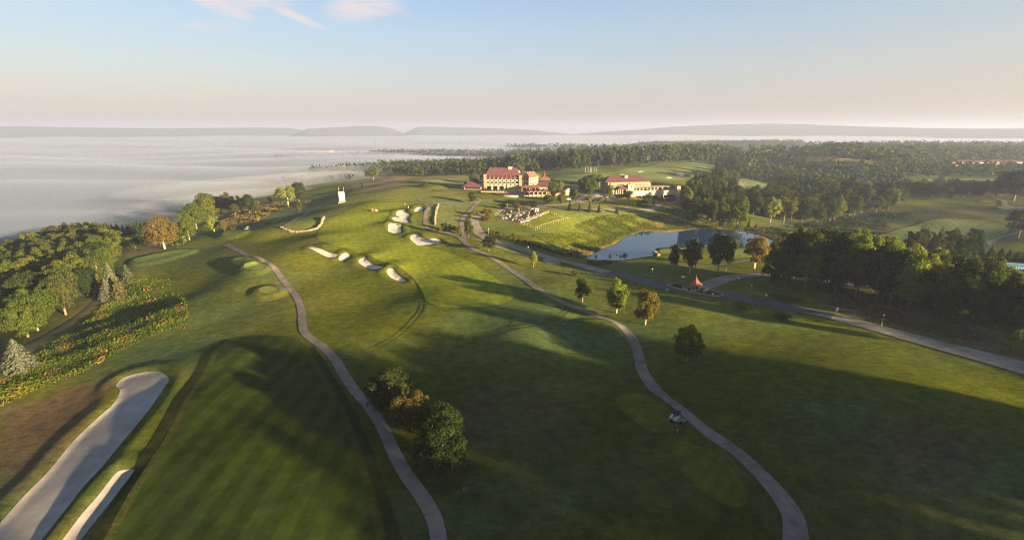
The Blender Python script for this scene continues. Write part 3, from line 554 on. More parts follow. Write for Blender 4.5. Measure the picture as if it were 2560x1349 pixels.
# tyre tracks pressed in the rough: dark narrow strips
grass_mat('pressed_turf', (.052, .066, .010), bump=.5, varamt=.3, dew=(.03,.05,.02), dry=(.05,.045,.015))
for pts in ([(1058,760),(1050,785),(1025,815),(990,845),(940,870),(900,885)], [(1068,765),(1060,790),(1036,820),(1000,850),(950,876),(905,892)],
            [(1427,768),(1420,785),(1390,805),(1330,825),(1270,840),(1200,860),(1120,885),(1050,915)], [(1415,765),(1408,781),(1380,800),(1325,818),(1260,834)],
            [(1262,790),(1280,805),(1283,825),(1262,842)]):
    ribbon('tyre_track', pts, .55, 'pressed_turf', .05, cross=1)
# water
wm = bpy.data.materials.new('water'); wm.use_nodes = True; b = wm.node_tree.nodes['Principled BSDF']
b.inputs['Base Color'].default_value = (.012, .03, .06, 1); b.inputs['Roughness'].default_value = .04; b.inputs['IOR'].default_value = 1.38
nt = wm.node_tree; tc = N(nt, 'ShaderNodeTexCoord'); nz = N(nt, 'ShaderNodeTexNoise'); nz.inputs['Scale'].default_value = .5; L(nt, tc.outputs['Object'], nz.inputs['Vector']); bp = N(nt, 'ShaderNodeBump'); bp.inputs['Strength'].default_value = .02; L(nt, nz.outputs[0], bp.inputs['Height']); L(nt, bp.outputs[0], b.inputs['Normal'])
MATS['water'] = wm
patch('pond', WPOND, 'water', 0, 4, zf=lambda x, y: np.full(x.shape, PONDZ - .05))

# --- far hills, fog and haze
mat('far_hill', (.040, .060, .035), .95, (.055, .065, .03), .004, 0)
def ridge(name, prof, D, depth, mtl='far_hill', base=-55, label=None):
    """a long hill: its skyline runs through the given picture points at distance D"""
    px = np.linspace(prof[0][0], prof[-1][0], 120); py = np.interp(px, [p[0] for p in prof], [p[1] for p in prof]) + np.random.RandomState(len(prof)).normal(0, .12, 120)
    r = rays(px, py); t = D / np.hypot(r[:, 0], r[:, 1]); X = r[:, 0] * t; Y = r[:, 1] * t; Z = CAMZ + r[:, 2] * t
    n = len(px); rows = []
    for f, zf in ((-1, 0), (-.6, .35), (-.25, .85), (0, 1), (.4, .8), (1, 0)):
        k = 1 + f * depth / D; rows.append(np.stack([X * k, Y * k, base + (Z - base) * zf], 1))
    V = np.concatenate(rows); a = (np.arange(5)[:, None] * n + np.arange(n - 1)[None]).ravel()
    return obj(name, new_mesh(name, V, np.stack([a, a + 1, a + n + 1, a + n], 1), True), mtl, None, kind='structure', label=label or 'low wooded hill rising out of the fog on the horizon')
ridge('hill', [(-250,322),(-60,317),(60,316),(150,318),(300,320),(420,321),(520,320),(640,319),(720,320),(760,325),(790,338)], 7000, 500)
ridge('hill', [(735,338),(770,322),(830,319),(900,315),(950,316),(980,321),(1020,338)], 6300, 400)
ridge('hill', [(1000,338),(1045,317),(1090,317),(1160,319),(1240,321),(1330,325),(1450,338)], 6600, 300)
ridge('hill', [(1380,340),(1500,330),(1600,324),(1680,317),(1740,314),(1830,311),(1920,309),(2000,310),(2120,315),(2300,320),(2450,322),(2700,320)], 6500, 500)
ridge('hill', [(1540,366),(1590,358),(1640,353),(1800,354),(1900,351),(1990,353),(2100,366)], 1900, 120, base=-50)

def vol(name, col, dens, g):
    m = bpy.data.materials.new(name); m.use_nodes = True; nt = m.node_tree; nt.nodes.clear()
    out = N(nt, 'ShaderNodeOutputMaterial'); pv = N(nt, 'ShaderNodeVolumePrincipled'); pv.inputs['Color'].default_value = (*col, 1); pv.inputs['Density'].default_value = dens; pv.inputs['Anisotropy'].default_value = g
    L(nt, pv.outputs[0], out.inputs['Volume']); MATS[name] = m; return m
HAZE_D = 1.75e-4; FOG_D = .0075
vol('haze_air', (.31, .365, .54), HAZE_D, .1); vol('fog_air', (.335, .385, .49), FOG_D, .1); vol('mist_air', (.50, .52, .58), .0065, .1)
hz = B().box(-14500, 14500, -2200, 14500, -60, 165).build('haze', 'haze_air', None, kind='stuff', label='thin blue morning haze over the whole landscape')
def fog():
    th = np.radians(np.arange(-118, 118.1, 1.0)); r = np.geomspace(90, 13400, 300); TT, RR = np.meshgrid(th, r); X = np.sin(TT) * RR; Y = np.cos(TT) * RR
    rg = np.random.RandomState(11); Z = np.full(X.shape, -19.0)
    for wl, am, nn in ((1700, 5.0, 5), (700, 5.0, 7), (280, 3.6, 9), (130, 1.6, 8)):
        for _ in range(nn):
            a = rg.normal(1.35, .35); Z += am / math.sqrt(nn) * np.sin((math.cos(a) * X + math.sin(a) * Y) * 6.283 / wl + rg.uniform(0, 6.28)) * 1.2
    Z -= 9 * ss((-X - 150) / 300) * ss((900 - RR) / 500)
    Z = -19 + (Z + 19) * np.clip(RR / 1300, .3, 1)
    Z -= 3 * ss((X - 100) / 800) * ss((1500 - RR) / 600) * 4      # lower to the right, where the valley is clear
    nu, nv = len(th), len(r); top = np.stack([X, Y, Z], -1).reshape(-1, 3); bot = top.copy(); bot[:, 2] = -58
    a = (np.arange(nv - 1)[:, None] * nu + np.arange(nu - 1)[None]).ravel(); Q = np.stack([a, a + 1, a + nu + 1, a + nu], 1); M = nu * nv
    F2 = [Q, Q[:, ::-1] + M]
    e = np.arange(nu - 1); F2.append(np.stack([e, e + M, e + 1 + M, e + 1], 1)); e = np.arange(nu - 1) + (nv - 1) * nu; F2.append(np.stack([e, e + 1, e + 1 + M, e + M], 1))
    e = np.arange(nv - 1) * nu; F2.append(np.stack([e, e + nu, e + nu + M, e + M], 1)); e = e + nu - 1; F2.append(np.stack([e, e + M, e + nu + M, e + nu], 1))
    me = new_mesh('fog', np.concatenate([top, bot]), np.concatenate(F2), False)
    bmn = me; obj('fog', me, 'fog_air', None, kind='stuff', label='sea of white fog filling the valley')
fog()
def mist(px, py, zc, rx, ry, rz, ang):
    x, y = onplane(px, py, zc); nu, nv = 24, 10; V = []
    for j in range(nv + 1):
        p = math.pi * j / nv
        for i in range(nu):
            a = 6.283 * i / nu; k = 1 + .1 * math.sin(3 * a + px) + .07 * math.sin(5 * a); V.append((rx * k * math.sin(p) * math.cos(a), ry * k * math.sin(p) * math.sin(a), rz * math.cos(p)))
    Fc = [(j * nu + i, (j + 1) * nu + i, (j + 1) * nu + (i + 1) % nu, j * nu + (i + 1) % nu) for j in range(nv) for i in range(nu)]
    o = B().add(V, Fc).build('mist', 'mist_air', None, kind='stuff', label='wisp of fog creeping over the edge of the hill'); o.location = (float(x), float(y), zc); o.rotation_euler = (0, 0, ang)
mist(740, 458, -11, 170, 55, 13, .75); mist(600, 500, -17, 110, 45, 10, .85); mist(950, 434, -8, 150, 45, 13, .1)
# ------------------------------------------------------------------ trees
def leaf_mat(name, c1, c2, c3, trans=.35, obj_amt=1.0):
    m = bpy.data.materials.new(name); m.use_nodes = True; nt = m.node_tree; nt.nodes.clear()
    out = N(nt, 'ShaderNodeOutputMaterial'); oi = N(nt, 'ShaderNodeObjectInfo'); geo = N(nt, 'ShaderNodeNewGeometry'); at_ = N(nt, 'ShaderNodeAttribute'); at_.attribute_name = 'tint'
    ad = N(nt, 'ShaderNodeMath', operation='ADD'); L(nt, oi.outputs['Random'], ad.inputs[0]); L(nt, at_.outputs['Fac'], ad.inputs[1])
    fr = N(nt, 'ShaderNodeMath', operation='FRACT'); L(nt, ad.outputs[0], fr.inputs[0])
    rp = N(nt, 'ShaderNodeValToRGB'); cr = rp.color_ramp; cr.elements[0].color = (*c1, 1); cr.elements[1].color = (*c3, 1); e = cr.elements.new(.6); e.color = (*c2, 1); L(nt, fr.outputs[0], rp.inputs[0])
    rr = N(nt, 'ShaderNodeMapRange'); L(nt, geo.outputs['Random Per Island'], rr.inputs[0]); rr.inputs[3].default_value = .62; rr.inputs[4].default_value = 1.4
    sc = N(nt, 'ShaderNodeVectorMath', operation='SCALE'); L(nt, rp.outputs[0], sc.inputs[0]); L(nt, rr.outputs[0], sc.inputs['Scale'])
    d = N(nt, 'ShaderNodeBsdfDiffuse'); t = N(nt, 'ShaderNodeBsdfTranslucent'); L(nt, sc.outputs[0], d.inputs[0])
    tm = N(nt, 'ShaderNodeVectorMath', operation='MULTIPLY'); L(nt, sc.outputs[0], tm.inputs[0]); tm.inputs[1].default_value = (1.05, 1.15, .5); L(nt, tm.outputs[0], t.inputs[0])
    mx = N(nt, 'ShaderNodeMixShader'); mx.inputs[0].default_value = trans; L(nt, d.outputs[0], mx.inputs[1]); L(nt, t.outputs[0], mx.inputs[2]); L(nt, mx.outputs[0], out.inputs['Surface'])
    MATS[name] = m
leaf_mat('leaf_green', (.042, .062, .009), (.064, .080, .010), (.092, .094, .011))
leaf_mat('leaf_dark', (.019, .031, .008), (.028, .040, .009), (.046, .054, .010))
leaf_mat('leaf_yellow', (.12, .115, .014), (.15, .13, .014), (.14, .105, .016))
leaf_mat('leaf_bright', (.11, .14, .02), (.15, .17, .022), (.13, .15, .02))
leaf_mat('leaf_rust', (.090, .070, .016), (.105, .070, .016), (.085, .078, .016))
leaf_mat('needle_blue', (.085, .095, .06), (.10, .10, .06), (.08, .09, .06), .15)
leaf_mat('needle_dark', (.022, .038, .016), (.032, .048, .018), (.045, .052, .022), .15)
leaf_mat('needle_olive', (.055, .055, .022), (.07, .065, .024), (.05, .06, .024), .2)
leaf_mat('leaf_wood', (.022, .038, .013), (.032, .046, .013), (.058, .062, .015))
leaf_mat('weed', (.05, .085, .010), (.11, .13, .010), (.20, .13, .03), .3)
leaf_mat('herb', (.065, .10, .009), (.10, .13, .009), (.15, .135, .012), .3)
leaf_mat('weed_rust', (.13, .075, .02), (.16, .10, .03), (.09, .09, .02), .3)
leaf_mat('flower_red', (.42, .03, .02), (.5, .05, .02), (.35, .06, .02), .2)
mat('bark', (.16, .13, .10), .9, (.09, .07, .055), 3, .6, 8)
mat('bark_pale', (.34, .28, .20), .9, (.22, .18, .13), 3, .6, 8)

def leaf_quads(P, Nrm, size, rg, flat=.6):
    """one small folded leaf cluster (a quad) at each point P, facing roughly along Nrm"""
    n = len(P); q = Nrm + rg.normal(0, flat, (n, 3)); q /= np.linalg.norm(q, axis=1)[:, None] + 1e-9
    t = np.cross(q, rg.normal(0, 1, (n, 3))); t /= np.linalg.norm(t, axis=1)[:, None] + 1e-9; b_ = np.cross(q, t)
    s = (size * rg.uniform(.65, 1.35, n))[:, None]; e = rg.uniform(.6, 1.0, n)[:, None]
    V = np.stack([P - t * s, P - b_ * s * e + q * s * .25, P + t * s, P + b_ * s * e + q * s * .1], 1)
    return V.reshape(-1, 3), np.arange(n * 4).reshape(-1, 4)
def crown_points(rg, shape, nc, nl):
    """leaf points grouped in clumps; crown spans z 0..1 (height) and radius .5"""
    PP, NN = [], []
    k = 0; cs = []
    while len(cs) < nc and k < 4000:
        k += 1; u = rg.uniform(-1, 1, 3); r = np.linalg.norm(u)
        if r > 1 or r < .25: continue
        if shape == 'round': lim = 1.0
        elif shape == 'oval': lim = 1.0 if u[2] < 0 else 1 - .45 * u[2]
        elif shape == 'cone': lim = max(.12, 1 - .5 * (u[2] + 1) * .95)
        elif shape == 'broad': lim = 1.0 if u[2] > -.3 else .75
        else: lim = 1.0
        if math.hypot(u[0], u[1]) > lim: continue
        if any(np.linalg.norm(u - c) < 1.05 / nc ** .42 for c in cs): continue
        cs.append(u)
    for c in cs:
        rad = rg.uniform(.27, .42) * (24 / nc) ** .33; m = int(nl / len(cs)); d = rg.normal(0, 1, (m, 3)); d /= np.linalg.norm(d, axis=1)[:, None]
        d[:, 2] = np.where(d[:, 2] < -.5, -d[:, 2], d[:, 2]); rr = rad * rg.uniform(.6, 1.08, m)[:, None]
        p = c * .86 + d * rr * np.array([1, 1, .8]); nn = d * .8 + c * .5; PP.append(p); NN.append(nn)
    P = np.concatenate(PP); Q = np.concatenate(NN); P = P * np.array([.5, .5, .5]) + np.array([0, 0, .5]); return P, Q
def make_crown(name, seed, shape, nc, nl, size, z0=.13, tint=0.):
    rg = np.random.RandomState(seed); P, Q = crown_points(rg, shape, nc, nl); P[:, 2] = z0 + P[:, 2] * (1 - z0)
    V, Fq = leaf_quads(P, Q, size, rg); me = new_mesh(name, V, Fq)
    return me
def make_spruce(name, seed, layers=17, size=.05, spread=.5, step=.055):
    rg = np.random.RandomState(seed); PP, QQ = [], []
    for k in range(layers):
        f = k / (layers - 1); z = .06 + .92 * f; R = spread * (1 - f) ** .85 + .02; nb = int(7 + 9 * (1 - f))
        for j in range(nb):
            a = rg.uniform(0, 6.283); r_ = R * rg.uniform(.8, 1.12); steps = max(2, int(r_ / step))
            for s in range(steps):
                q = (s + .6) / steps; d = r_ * q; zz = z - .10 * q * (1 - f) + rg.normal(0, .006)
                for w in (-1, 1):
                    PP.append((math.cos(a) * d - w * math.sin(a) * .02 * (1.2 - q), math.sin(a) * d + w * math.cos(a) * .02 * (1.2 - q), zz)); QQ.append((math.cos(a) * .4, math.sin(a) * .4, .8))
    P = np.array(PP); Q = np.array(QQ); V, Fq = leaf_quads(P, Q, size, rg, .35); return new_mesh(name, V, Fq)
def make_trunk(name, seed, z1=.75, r=.028, limbs=7, zb=.22, multi=1, spread=.3):
    rg = np.random.RandomState(seed); b = B()
    for m in range(multi):
        ox, oy = (0, 0) if multi == 1 else (rg.uniform(-.03, .03), rg.uniform(-.03, .03)); tx, ty = ox * 4, oy * 4
        b.tube((ox, oy, -.04), (ox + (tx - ox) * .4, oy + (ty - oy) * .4, z1 * .5), r * 1.15 / multi ** .4, r * .8 / multi ** .4, 7); b.tube((ox + (tx - ox) * .4, oy + (ty - oy) * .4, z1 * .5), (tx, ty, z1), r * .8 / multi ** .4, r * .3, 6)
        for i in range(limbs):
            a = i / limbs * 6.283 + rg.uniform(0, 1); z = zb + (z1 - zb) * (i + .5) / limbs * .8; l = spread * rg.uniform(.7, 1.1); f = z / z1
            b.tube((tx * f, ty * f, z), (tx * f + math.cos(a) * l, ty * f + math.sin(a) * l, z + l * rg.uniform(.5, 1.0)), r * .42, r * .1, 5)
    return b.mesh(name)
PROTO = {
 'round': [make_crown('crown', 10 + i, 'round', 44, 9500, .0178) for i in range(3)],
 'oval': [make_crown('crown', 20 + i, 'oval', 38, 8000, .0185, .08) for i in range(3)],
 'cone': [make_crown('crown', 25 + i, 'cone', 38, 6500, .0195, .06) for i in range(2)],
 'broad': [make_crown('crown', 30 + i, 'broad', 42, 8500, .019, .17) for i in range(3)],
 'wood': [make_crown('crown', 40 + i, ('round', 'oval')[i % 2], 42, 12000, .0168, .04) for i in range(4)],
 'ragged': [make_crown('crown', 50 + i, 'broad', 28, 5000, .022, .2) for i in range(3)],
 'far': [make_crown('crown', 60 + i, 'round', 14, 620, .062, .06) for i in range(4)],
 'hero': [make_crown('crown', 70 + i, ('oval', 'round')[i], 70, 15000, .0155, .05) for i in range(2)],
 'spruce': [make_spruce('crown', 80 + i) for i in range(2)],
 'spruce_hero': [make_spruce('crown', 85, 30, .021, .5, .03)],
 'shrub': [make_crown('foliage', 90 + i, 'round', 16, 900, .055, 0.0) for i in range(3)],
}
TRUNK = {'plain': [make_trunk('trunk', i) for i in (1, 2)], 'multi': [make_trunk('trunk', 3, .7, .03, 5, .2, 3)], 'pole': [make_trunk('trunk', 4, .9, .02, 0)], 'tall': [make_trunk('trunk', 5, .8, .02, 5, .4)]}
MESHV = {}
def with_mat(me, m):
    k = (me.name, m)
    if k not in MESHV:
        c = me.copy() if len(me.materials) else me; c.materials.clear(); c.materials.append(MATS[m]); MESHV[k] = c
    return MESHV[k]
RT = random.Random(3)
NTREE = 0
def tree(name, x, y, h, w, proto, leaf, label, trunk='plain', bark='bark', group=None, cat='tree', z=None, lean=0):
    global NTREE; NTREE += 1
    z = float(H(x, y)) if z is None else z
    o = thing(name, label, cat, (x, y, z - .05), RT.uniform(0, 6.28), group, (w, w, h)); 
    obj('crown' if proto != 'shrub' else 'foliage', with_mat(RT.choice(PROTO[proto]), leaf), None, o)
    if trunk: obj('trunk', with_mat(RT.choice(TRUNK[trunk]), bark), None, o)
    return o
def ptree(name, px, py, hp, wp, proto, leaf, label, **kw):
    """a tree standing where the picture shows its foot; its height and spread from the picture"""
    v = at(px, py); k = mpp(v); return tree(name, v.x, v.y, hp * k * 1.06, wp * k, proto, leaf, label, z=v.z, **kw)

# lone trees of the foreground
g4 = None
ptree('maple_tree', 976, 1020, 98, 130, 'hero', 'leaf_dark', 'round dark tree at the upper end of the four by the left cart path')
ptree('maple_tree', 1030, 1072, 96, 112, 'hero', 'leaf_rust', 'brownish tree second from the top of the four by the left cart path')
ptree('maple_tree', 1102, 1108, 100, 116, 'hero', 'leaf_dark', 'dark tree half hidden behind the largest of the four by the left cart path')
ptree('maple_tree', 1110, 1168, 122, 158, 'hero', 'leaf_dark', 'largest round tree nearest the camera beside the left cart path')
ptree('maple_tree', 1456, 754, 62, 46, 'oval', 'leaf_green', 'small green tree nearest the bend of the cart path in the row of lawn trees', bark='bark_pale')
ptree('maple_tree', 1541, 782, 84, 60, 'hero', 'leaf_bright', 'bright yellow green oval tree in the middle of the lawn row', bark='bark_pale')
ptree('maple_tree', 1613, 811, 90, 68, 'hero', 'leaf_rust', 'orange tinged oval tree beside the cart path bend', bark='bark_pale')
ptree('maple_tree', 1717, 902, 92, 76, 'hero', 'leaf_green', 'loose ragged green tree alone on the lawn below the orange tinged one')
ptree('maple_tree', 1334, 668, 40, 21, 'oval', 'leaf_bright', 'slim bright green young tree between cart path and road', bark='bark_pale')
ptree('maple_tree', 1222, 628, 38, 37, 'round', 'leaf_dark', 'dark round tree standing between the cart path and the footpath')
ptree('maple_tree', 1172, 594, 42, 27, 'oval', 'leaf_green', 'green oval tree at the fork of the cart path and the road')
ptree('maple_tree', 1180, 509, 30, 22, 'oval', 'leaf_dark', 'dark small tree at the path junction below the hotel')
ptree('oak_tree', 933, 449, 30, 46, 'broad', 'leaf_green', 'lone broad oak rising from the thin mist on the far knoll')
ptree('oak_tree', 721, 515, 48, 54, 'broad', 'leaf_bright', 'bright yellow green broad tree on the left slope', bark='bark_pale')
ptree('oak_tree', 748, 507, 50, 38, 'round', 'leaf_dark', 'dark tree right behind the bright yellow green one')
ptree('oak_tree', 749, 530, 24, 18, 'oval', 'leaf_dark', 'small dark tree in front of the bright pair on the left slope')
ptree('young_tree', 646, 553, 13, 10, 'shrub', 'leaf_bright', 'tiny yellowish sapling on the left slope above the cart path')
ptree('young_tree', 675, 508, 14, 9, 'far', 'leaf_dark', 'small dark sapling left of the bright broad tree')
ptree('young_tree', 644, 516, 16, 12, 'far', 'leaf_bright', 'pale green sapling at the edge of the mist')
ptree('oak_tree', 412, 622, 80, 80, 'hero', 'leaf_rust', 'large brownish gold round tree above the left tees', bark='bark_pale')
ptree('oak_tree', 474, 600, 64, 44, 'oval', 'leaf_green', 'tall green tree right of the brownish gold one', bark='bark_pale')
ptree('oak_tree', 492, 572, 62, 56, 'round', 'leaf_green', 'rounded green tree behind the tall one on the left slope')
ptree('oak_tree', 526, 556, 60, 48, 'round', 'leaf_green', 'hazy green tree in the middle of the left slope group')
ptree('oak_tree', 515, 540, 56, 50, 'round', 'leaf_green', 'hazy tree at the back of the left slope group')
ptree('oak_tree', 536, 580, 38, 38, 'broad', 'leaf_bright', 'pale yellow green small tree by the dirt track', bark='bark_pale')
ptree('young_tree', 561, 578, 28, 22, 'oval', 'leaf_rust', 'brownish bush tree right of the pale yellow green one')
ptree('young_tree', 340, 622, 27, 24, 'oval', 'leaf_green', 'small green tree by the dark track below the wood')
for px, py, h, w, lb in ((548,537,44,36,'leftmost misty tree of the slope group fading into the fog'),(575,535,52,40,'tallest misty tree of the slope group fading into the fog'),(600,533,42,34,'misty tree right of the tallest one in the fog'),(624,534,46,36,'second misty tree from the right at the fog edge'),(590,540,30,28,'low misty tree in front of the tallest one in the fog'),(640,532,24,24,'smallest misty tree at the right end of the foggy group')):
    ptree('misty_tree', px, py, h, w, 'round', 'leaf_dark', lb, group='trees fading into the fog')
for i, (px, h) in enumerate(((268,26),(285,32),(298,34),(311,30),(324,36),(338,34),(350,38),(362,34))):
    ptree('conifer_tree', px, 592 - i * .8, h, h * .62, 'spruce', 'needle_dark', ['first', 'second', 'third', 'fourth', 'fifth', 'sixth', 'seventh', 'last'][i] + ' dark conifer from the left in the row behind the left wood', trunk='pole', group='dark conifers at the fog edge')
# spruces on the left
ptree('spruce_tree', 55, 928, 84, 84, 'spruce_hero', 'needle_blue', 'large pale blue spruce at the left edge', trunk='pole')
ptree('spruce_tree', 288, 738, 82, 48, 'spruce_hero', 'needle_blue', 'tallest pale spruce at the corner of the left wood', trunk='pole')
ptree('spruce_tree', 272, 748, 52, 44, 'spruce_hero', 'needle_blue', 'silvery spruce in front of the tallest one at the wood corner', trunk='pole')
ptree('spruce_tree', 300, 745, 50, 40, 'spruce', 'needle_olive', 'brownish spruce at the foot of the tallest pale spruce', trunk='pole')
ptree('spruce_tree', 322, 702, 40, 34, 'spruce', 'needle_olive', 'small brownish spruce apart from the other spruces', trunk='pole')
ptree('spruce_tree', 255, 738, 54, 36, 'spruce', 'needle_olive', 'olive spruce against the edge of the left wood', trunk='pole')
# by the pond
ptree('pond_tree', 1682, 680, 68, 33, 'ragged', 'leaf_dark', 'slim leaning tree leftmost of the trees by the pond', trunk='multi', bark='bark_pale')
ptree('pond_tree', 1724, 685, 84, 54, 'broad', 'leaf_green', 'green tree with twin trunks second from left by the pond', trunk='multi', bark='bark_pale')
ptree('pond_tree', 1794, 682, 98, 60, 'broad', 'leaf_green', 'tall green tree with bright top by the pond', trunk='tall')
ptree('pond_tree', 1814, 678, 88, 44, 'ragged', 'leaf_green', 'green tree right behind the tall one by the pond', trunk='tall')
ptree('pond_tree', 1886, 671, 80, 68, 'broad', 'leaf_yellow', 'golden yellow tree with forked pale trunk by the pond', trunk='multi', bark='bark_pale')
for px, py, h, w, lb in ((1525,652,17,12,'tallest dark sapling on the near shore of the pond'),(1540,648,13,10,'dark sapling right of the tallest one on the pond shore'),(1553,652,15,10,'third dark sapling from the right on the pond shore'),(1562,650,16,11,'rightmost dark sapling on the near shore of the pond'),(1490,649,14,8,'slim sapling left of the tallest one on the pond shore'),(1503,652,10,9,'lowest sapling between two others on the pond shore'),(1428,641,12,8,'dark sapling left of the boulder arc at the pond'),(1444,644,10,10,'dark sapling in front of the boulder arc at the pond')):
    ptree('young_tree', px, py, h, w, 'far', 'leaf_dark', lb, group='saplings along the pond shore')
ptree('young_tree', 1282, 598, 15, 9, 'far', 'leaf_dark', 'single dark sapling in the planting bed above the road')
# around the hotel and the clubhouse
for px, py, h, w, pr, lf, lb in (
 (1383,500,44,30,'round','leaf_green','large round tree against the curved ochre wall'),
 (1401,480,27,18,'oval','leaf_yellow','golden tree behind the curved ochre wall'),
 (1435,506,34,29,'broad','leaf_green','broad tree at the entrance of the hotel drive'),
 (1405,513,27,27,'broad','leaf_green','light green tree below the curved ochre wall'),
 (1371,515,27,34,'broad','leaf_green','wide low tree in front of the gabled arcade'),
 (1335,522,22,21,'round','leaf_dark','dark tree beside the drive above the kitchen garden'),
 (1293,526,19,25,'broad','leaf_rust','olive low tree above the kitchen garden'),
 (1217,543,21,34,'broad','leaf_rust','olive spreading tree at the top bend of the road'),
 (1256,522,13,20,'broad','leaf_green','low tree left of the kitchen garden'),
 (1345,457,22,20,'round','leaf_bright','bright small tree behind the hotel right wing'),
 (1468,498,56,42,'broad','leaf_green','tallest tree group between hotel and clubhouse'),
 (1498,466,30,38,'broad','leaf_bright','sunlit tree left of the clubhouse roof'),
 (1480,475,38,40,'broad','leaf_green','tree behind the tallest one between hotel and clubhouse'),
 (1458,480,34,30,'round','leaf_green','tree at the left of the tallest group between the buildings'),
 (1472,509,20,20,'broad','leaf_bright','small bright tree in the car park island'),
 (1502,505,13,20,'broad','leaf_bright','low feathery tree beside the parked cars'),
 (1525,501,36,20,'oval','leaf_bright','upright golden green tree before the clubhouse entrance'),
 (1569,501,25,23,'oval','leaf_dark','dark oval tree against the clubhouse facade'),
 (1182,457,28,24,'cone','needle_dark','dark conifer left of the hotel'),
 (1164,463,11,11,'cone','needle_dark','small dark conifer on the lawn left of the hotel'),
 (1560,450,14,9,'cone','needle_dark','small dark conifer behind the clubhouse roof')):
    ptree('ornamental_tree', px, py, h, w, pr, lf, lb)
for px, py, h, w, lb in ((1424,526,25,14,'first from the left'),(1448,527,19,10,'second from the left, thin and brownish'),(1473,529,24,13,'third from the left'),(1497,530,20,11,'fourth from the left'),(1542,533,20,12,'rightmost, set apart from the others')):
    ptree('spruce_tree', px, py, h, w, 'spruce', 'needle_dark', 'small spruce along the drive above the slope, ' + lb, trunk='pole', group='spruces along the drive')
for i in range(11):
    ptree('bamboo_clump', 1583 + i * 5.4, 517 - i * .8, 13 + (i % 3) * 3, 7, 'oval', 'leaf_green', ('slender tree number %d from the left in the screen below the clubhouse terrace' % (i + 1)) if i not in (0, 10) else ('leftmost' if i == 0 else 'rightmost') + ' slender tree in the screen below the clubhouse terrace', trunk='pole', group='screen of slender trees below the terrace')
ptree('conifer_tree', 1871, 567, 20, 10, 'spruce', 'needle_dark', 'small dark conifer left of the two beyond the pond dam', trunk='pole')
ptree('conifer_tree', 1889, 570, 13, 9, 'spruce', 'needle_dark', 'smaller dark conifer right of the two beyond the pond dam', trunk='pole')
ptree('valley_tree', 1925, 556, 60, 44, 'broad', 'leaf_bright', 'sunlit yellow green tree at the near edge of the valley wood', bark='bark_pale')
ptree('valley_tree', 1958, 558, 66, 52, 'broad', 'leaf_green', 'tall green tree right of the sunlit one at the valley wood')
ptree('valley_tree', 1838, 588, 92, 60, 'oval', 'leaf_green', 'tall greenish gold tree at the lower end of the slope wood')
ptree('valley_tree', 2532, 502, 74, 96, 'broad', 'leaf_dark', 'large dark tree at the right edge beyond the valley fairway')
ptree('valley_tree', 2545, 594, 72, 60, 'ragged', 'leaf_dark', 'dark tree at the right edge beside the valley cart path')
# trees in the woods: each stands on its own
def inside(poly, x, y): return sdist(poly, np.array([x]), np.array([y]))[0] < 0
def fill(pts, spacing, seed, cap=999):
    P = wpoly(pts, None, 3); rg = random.Random(seed); out = []; x0, y0 = P.min(0); x1, y1 = P.max(0); n = int((x1 - x0) * (y1 - y0) / spacing ** 2 * 6) + 40
    xs = np.array([rg.uniform(x0, x1) for _ in range(n)]); ys = np.array([rg.uniform(y0, y1) for _ in range(n)]); ok = sdist(P, xs, ys) < 0; g = {}
    for x, y in zip(xs[ok], ys[ok]):
        k = (int(x // spacing), int(y // spacing))
        if any(math.hypot(x - a, y - b) < spacing for i in (-1, 0, 1) for j in (-1, 0, 1) for a, b in g.get((k[0] + i, k[1] + j), ())): continue
        g.setdefault(k, []).append((x, y)); out.append((x, y))
        if len(out) >= cap: break
    return out
def size_word(h, lo, hi): return 'tall' if h > lo + (hi - lo) * .66 else ('low' if h < lo + (hi - lo) * .33 else 'middling')
TONE = {'leaf_green': 'mid green', 'leaf_dark': 'dark green', 'leaf_bright': 'light green', 'leaf_wood': 'dull green', 'needle_olive': 'olive', 'needle_dark': 'blackish green'}
SHAPE = {'round': 'rounded', 'oval': 'upright', 'broad': 'spreading', 'cone': 'pointed', 'ragged': 'ragged'}
def wood(pts, spacing, h, wr, protos, leaves, name, label, group, seed, trunk='plain', cap=999, bark='bark'):
    rg = random.Random(seed + 100); pos = fill(pts, spacing, seed, cap)
    A = [math.atan2(x, y) for x, y in pos]; D = [math.hypot(x, y) for x, y in pos]; a0, a1, d0, d1 = min(A), max(A), min(D), max(D)
    for (x, y), aa, dd in zip(pos, A, D):
        hh = rg.uniform(*h) * (1 - .38 * ss((aa - a0) / (a1 - a0 + 1e-9) * 2.2 - .8) if 'roadside' in label else 1.0); lf = rg.choice(leaves); fa = (aa - a0) / (a1 - a0 + 1e-9); fd = (dd - d0) / (d1 - d0 + 1e-9)
        side = ('left end', 'left of centre', 'centre', 'right of centre', 'right end')[min(4, int(fa * 5))]
        row = ('front edge', 'front half', 'back half', 'back edge')[min(3, int(fd * 4))]
        pr = rg.choice(protos); lb = ' '.join(q for q in (size_word(hh, *h), SHAPE.get(pr, ''), TONE[lf], label.format(row=row, side=side)) if q)
        tree(name, x, y, hh, hh * rg.uniform(*wr), pr, lf, lb, trunk, bark, group)
    return len(pos)
cnt = {}
cnt['left'] = wood([(-140,900),(10,870),(70,845),(150,798),(215,762),(250,735),(262,700),(290,645),(282,618),(200,606),(100,622),(0,660),(-140,720)], 7.6, (12, 17), (.75, 1.0), ['wood', 'round', 'wood'], ['leaf_green', 'leaf_green', 'leaf_dark', 'leaf_green', 'leaf_dark', 'leaf_wood', 'leaf_green'], 'oak_tree', 'oak in the left slope wood, {row}, {side}', 'oaks of the left wood', 1)
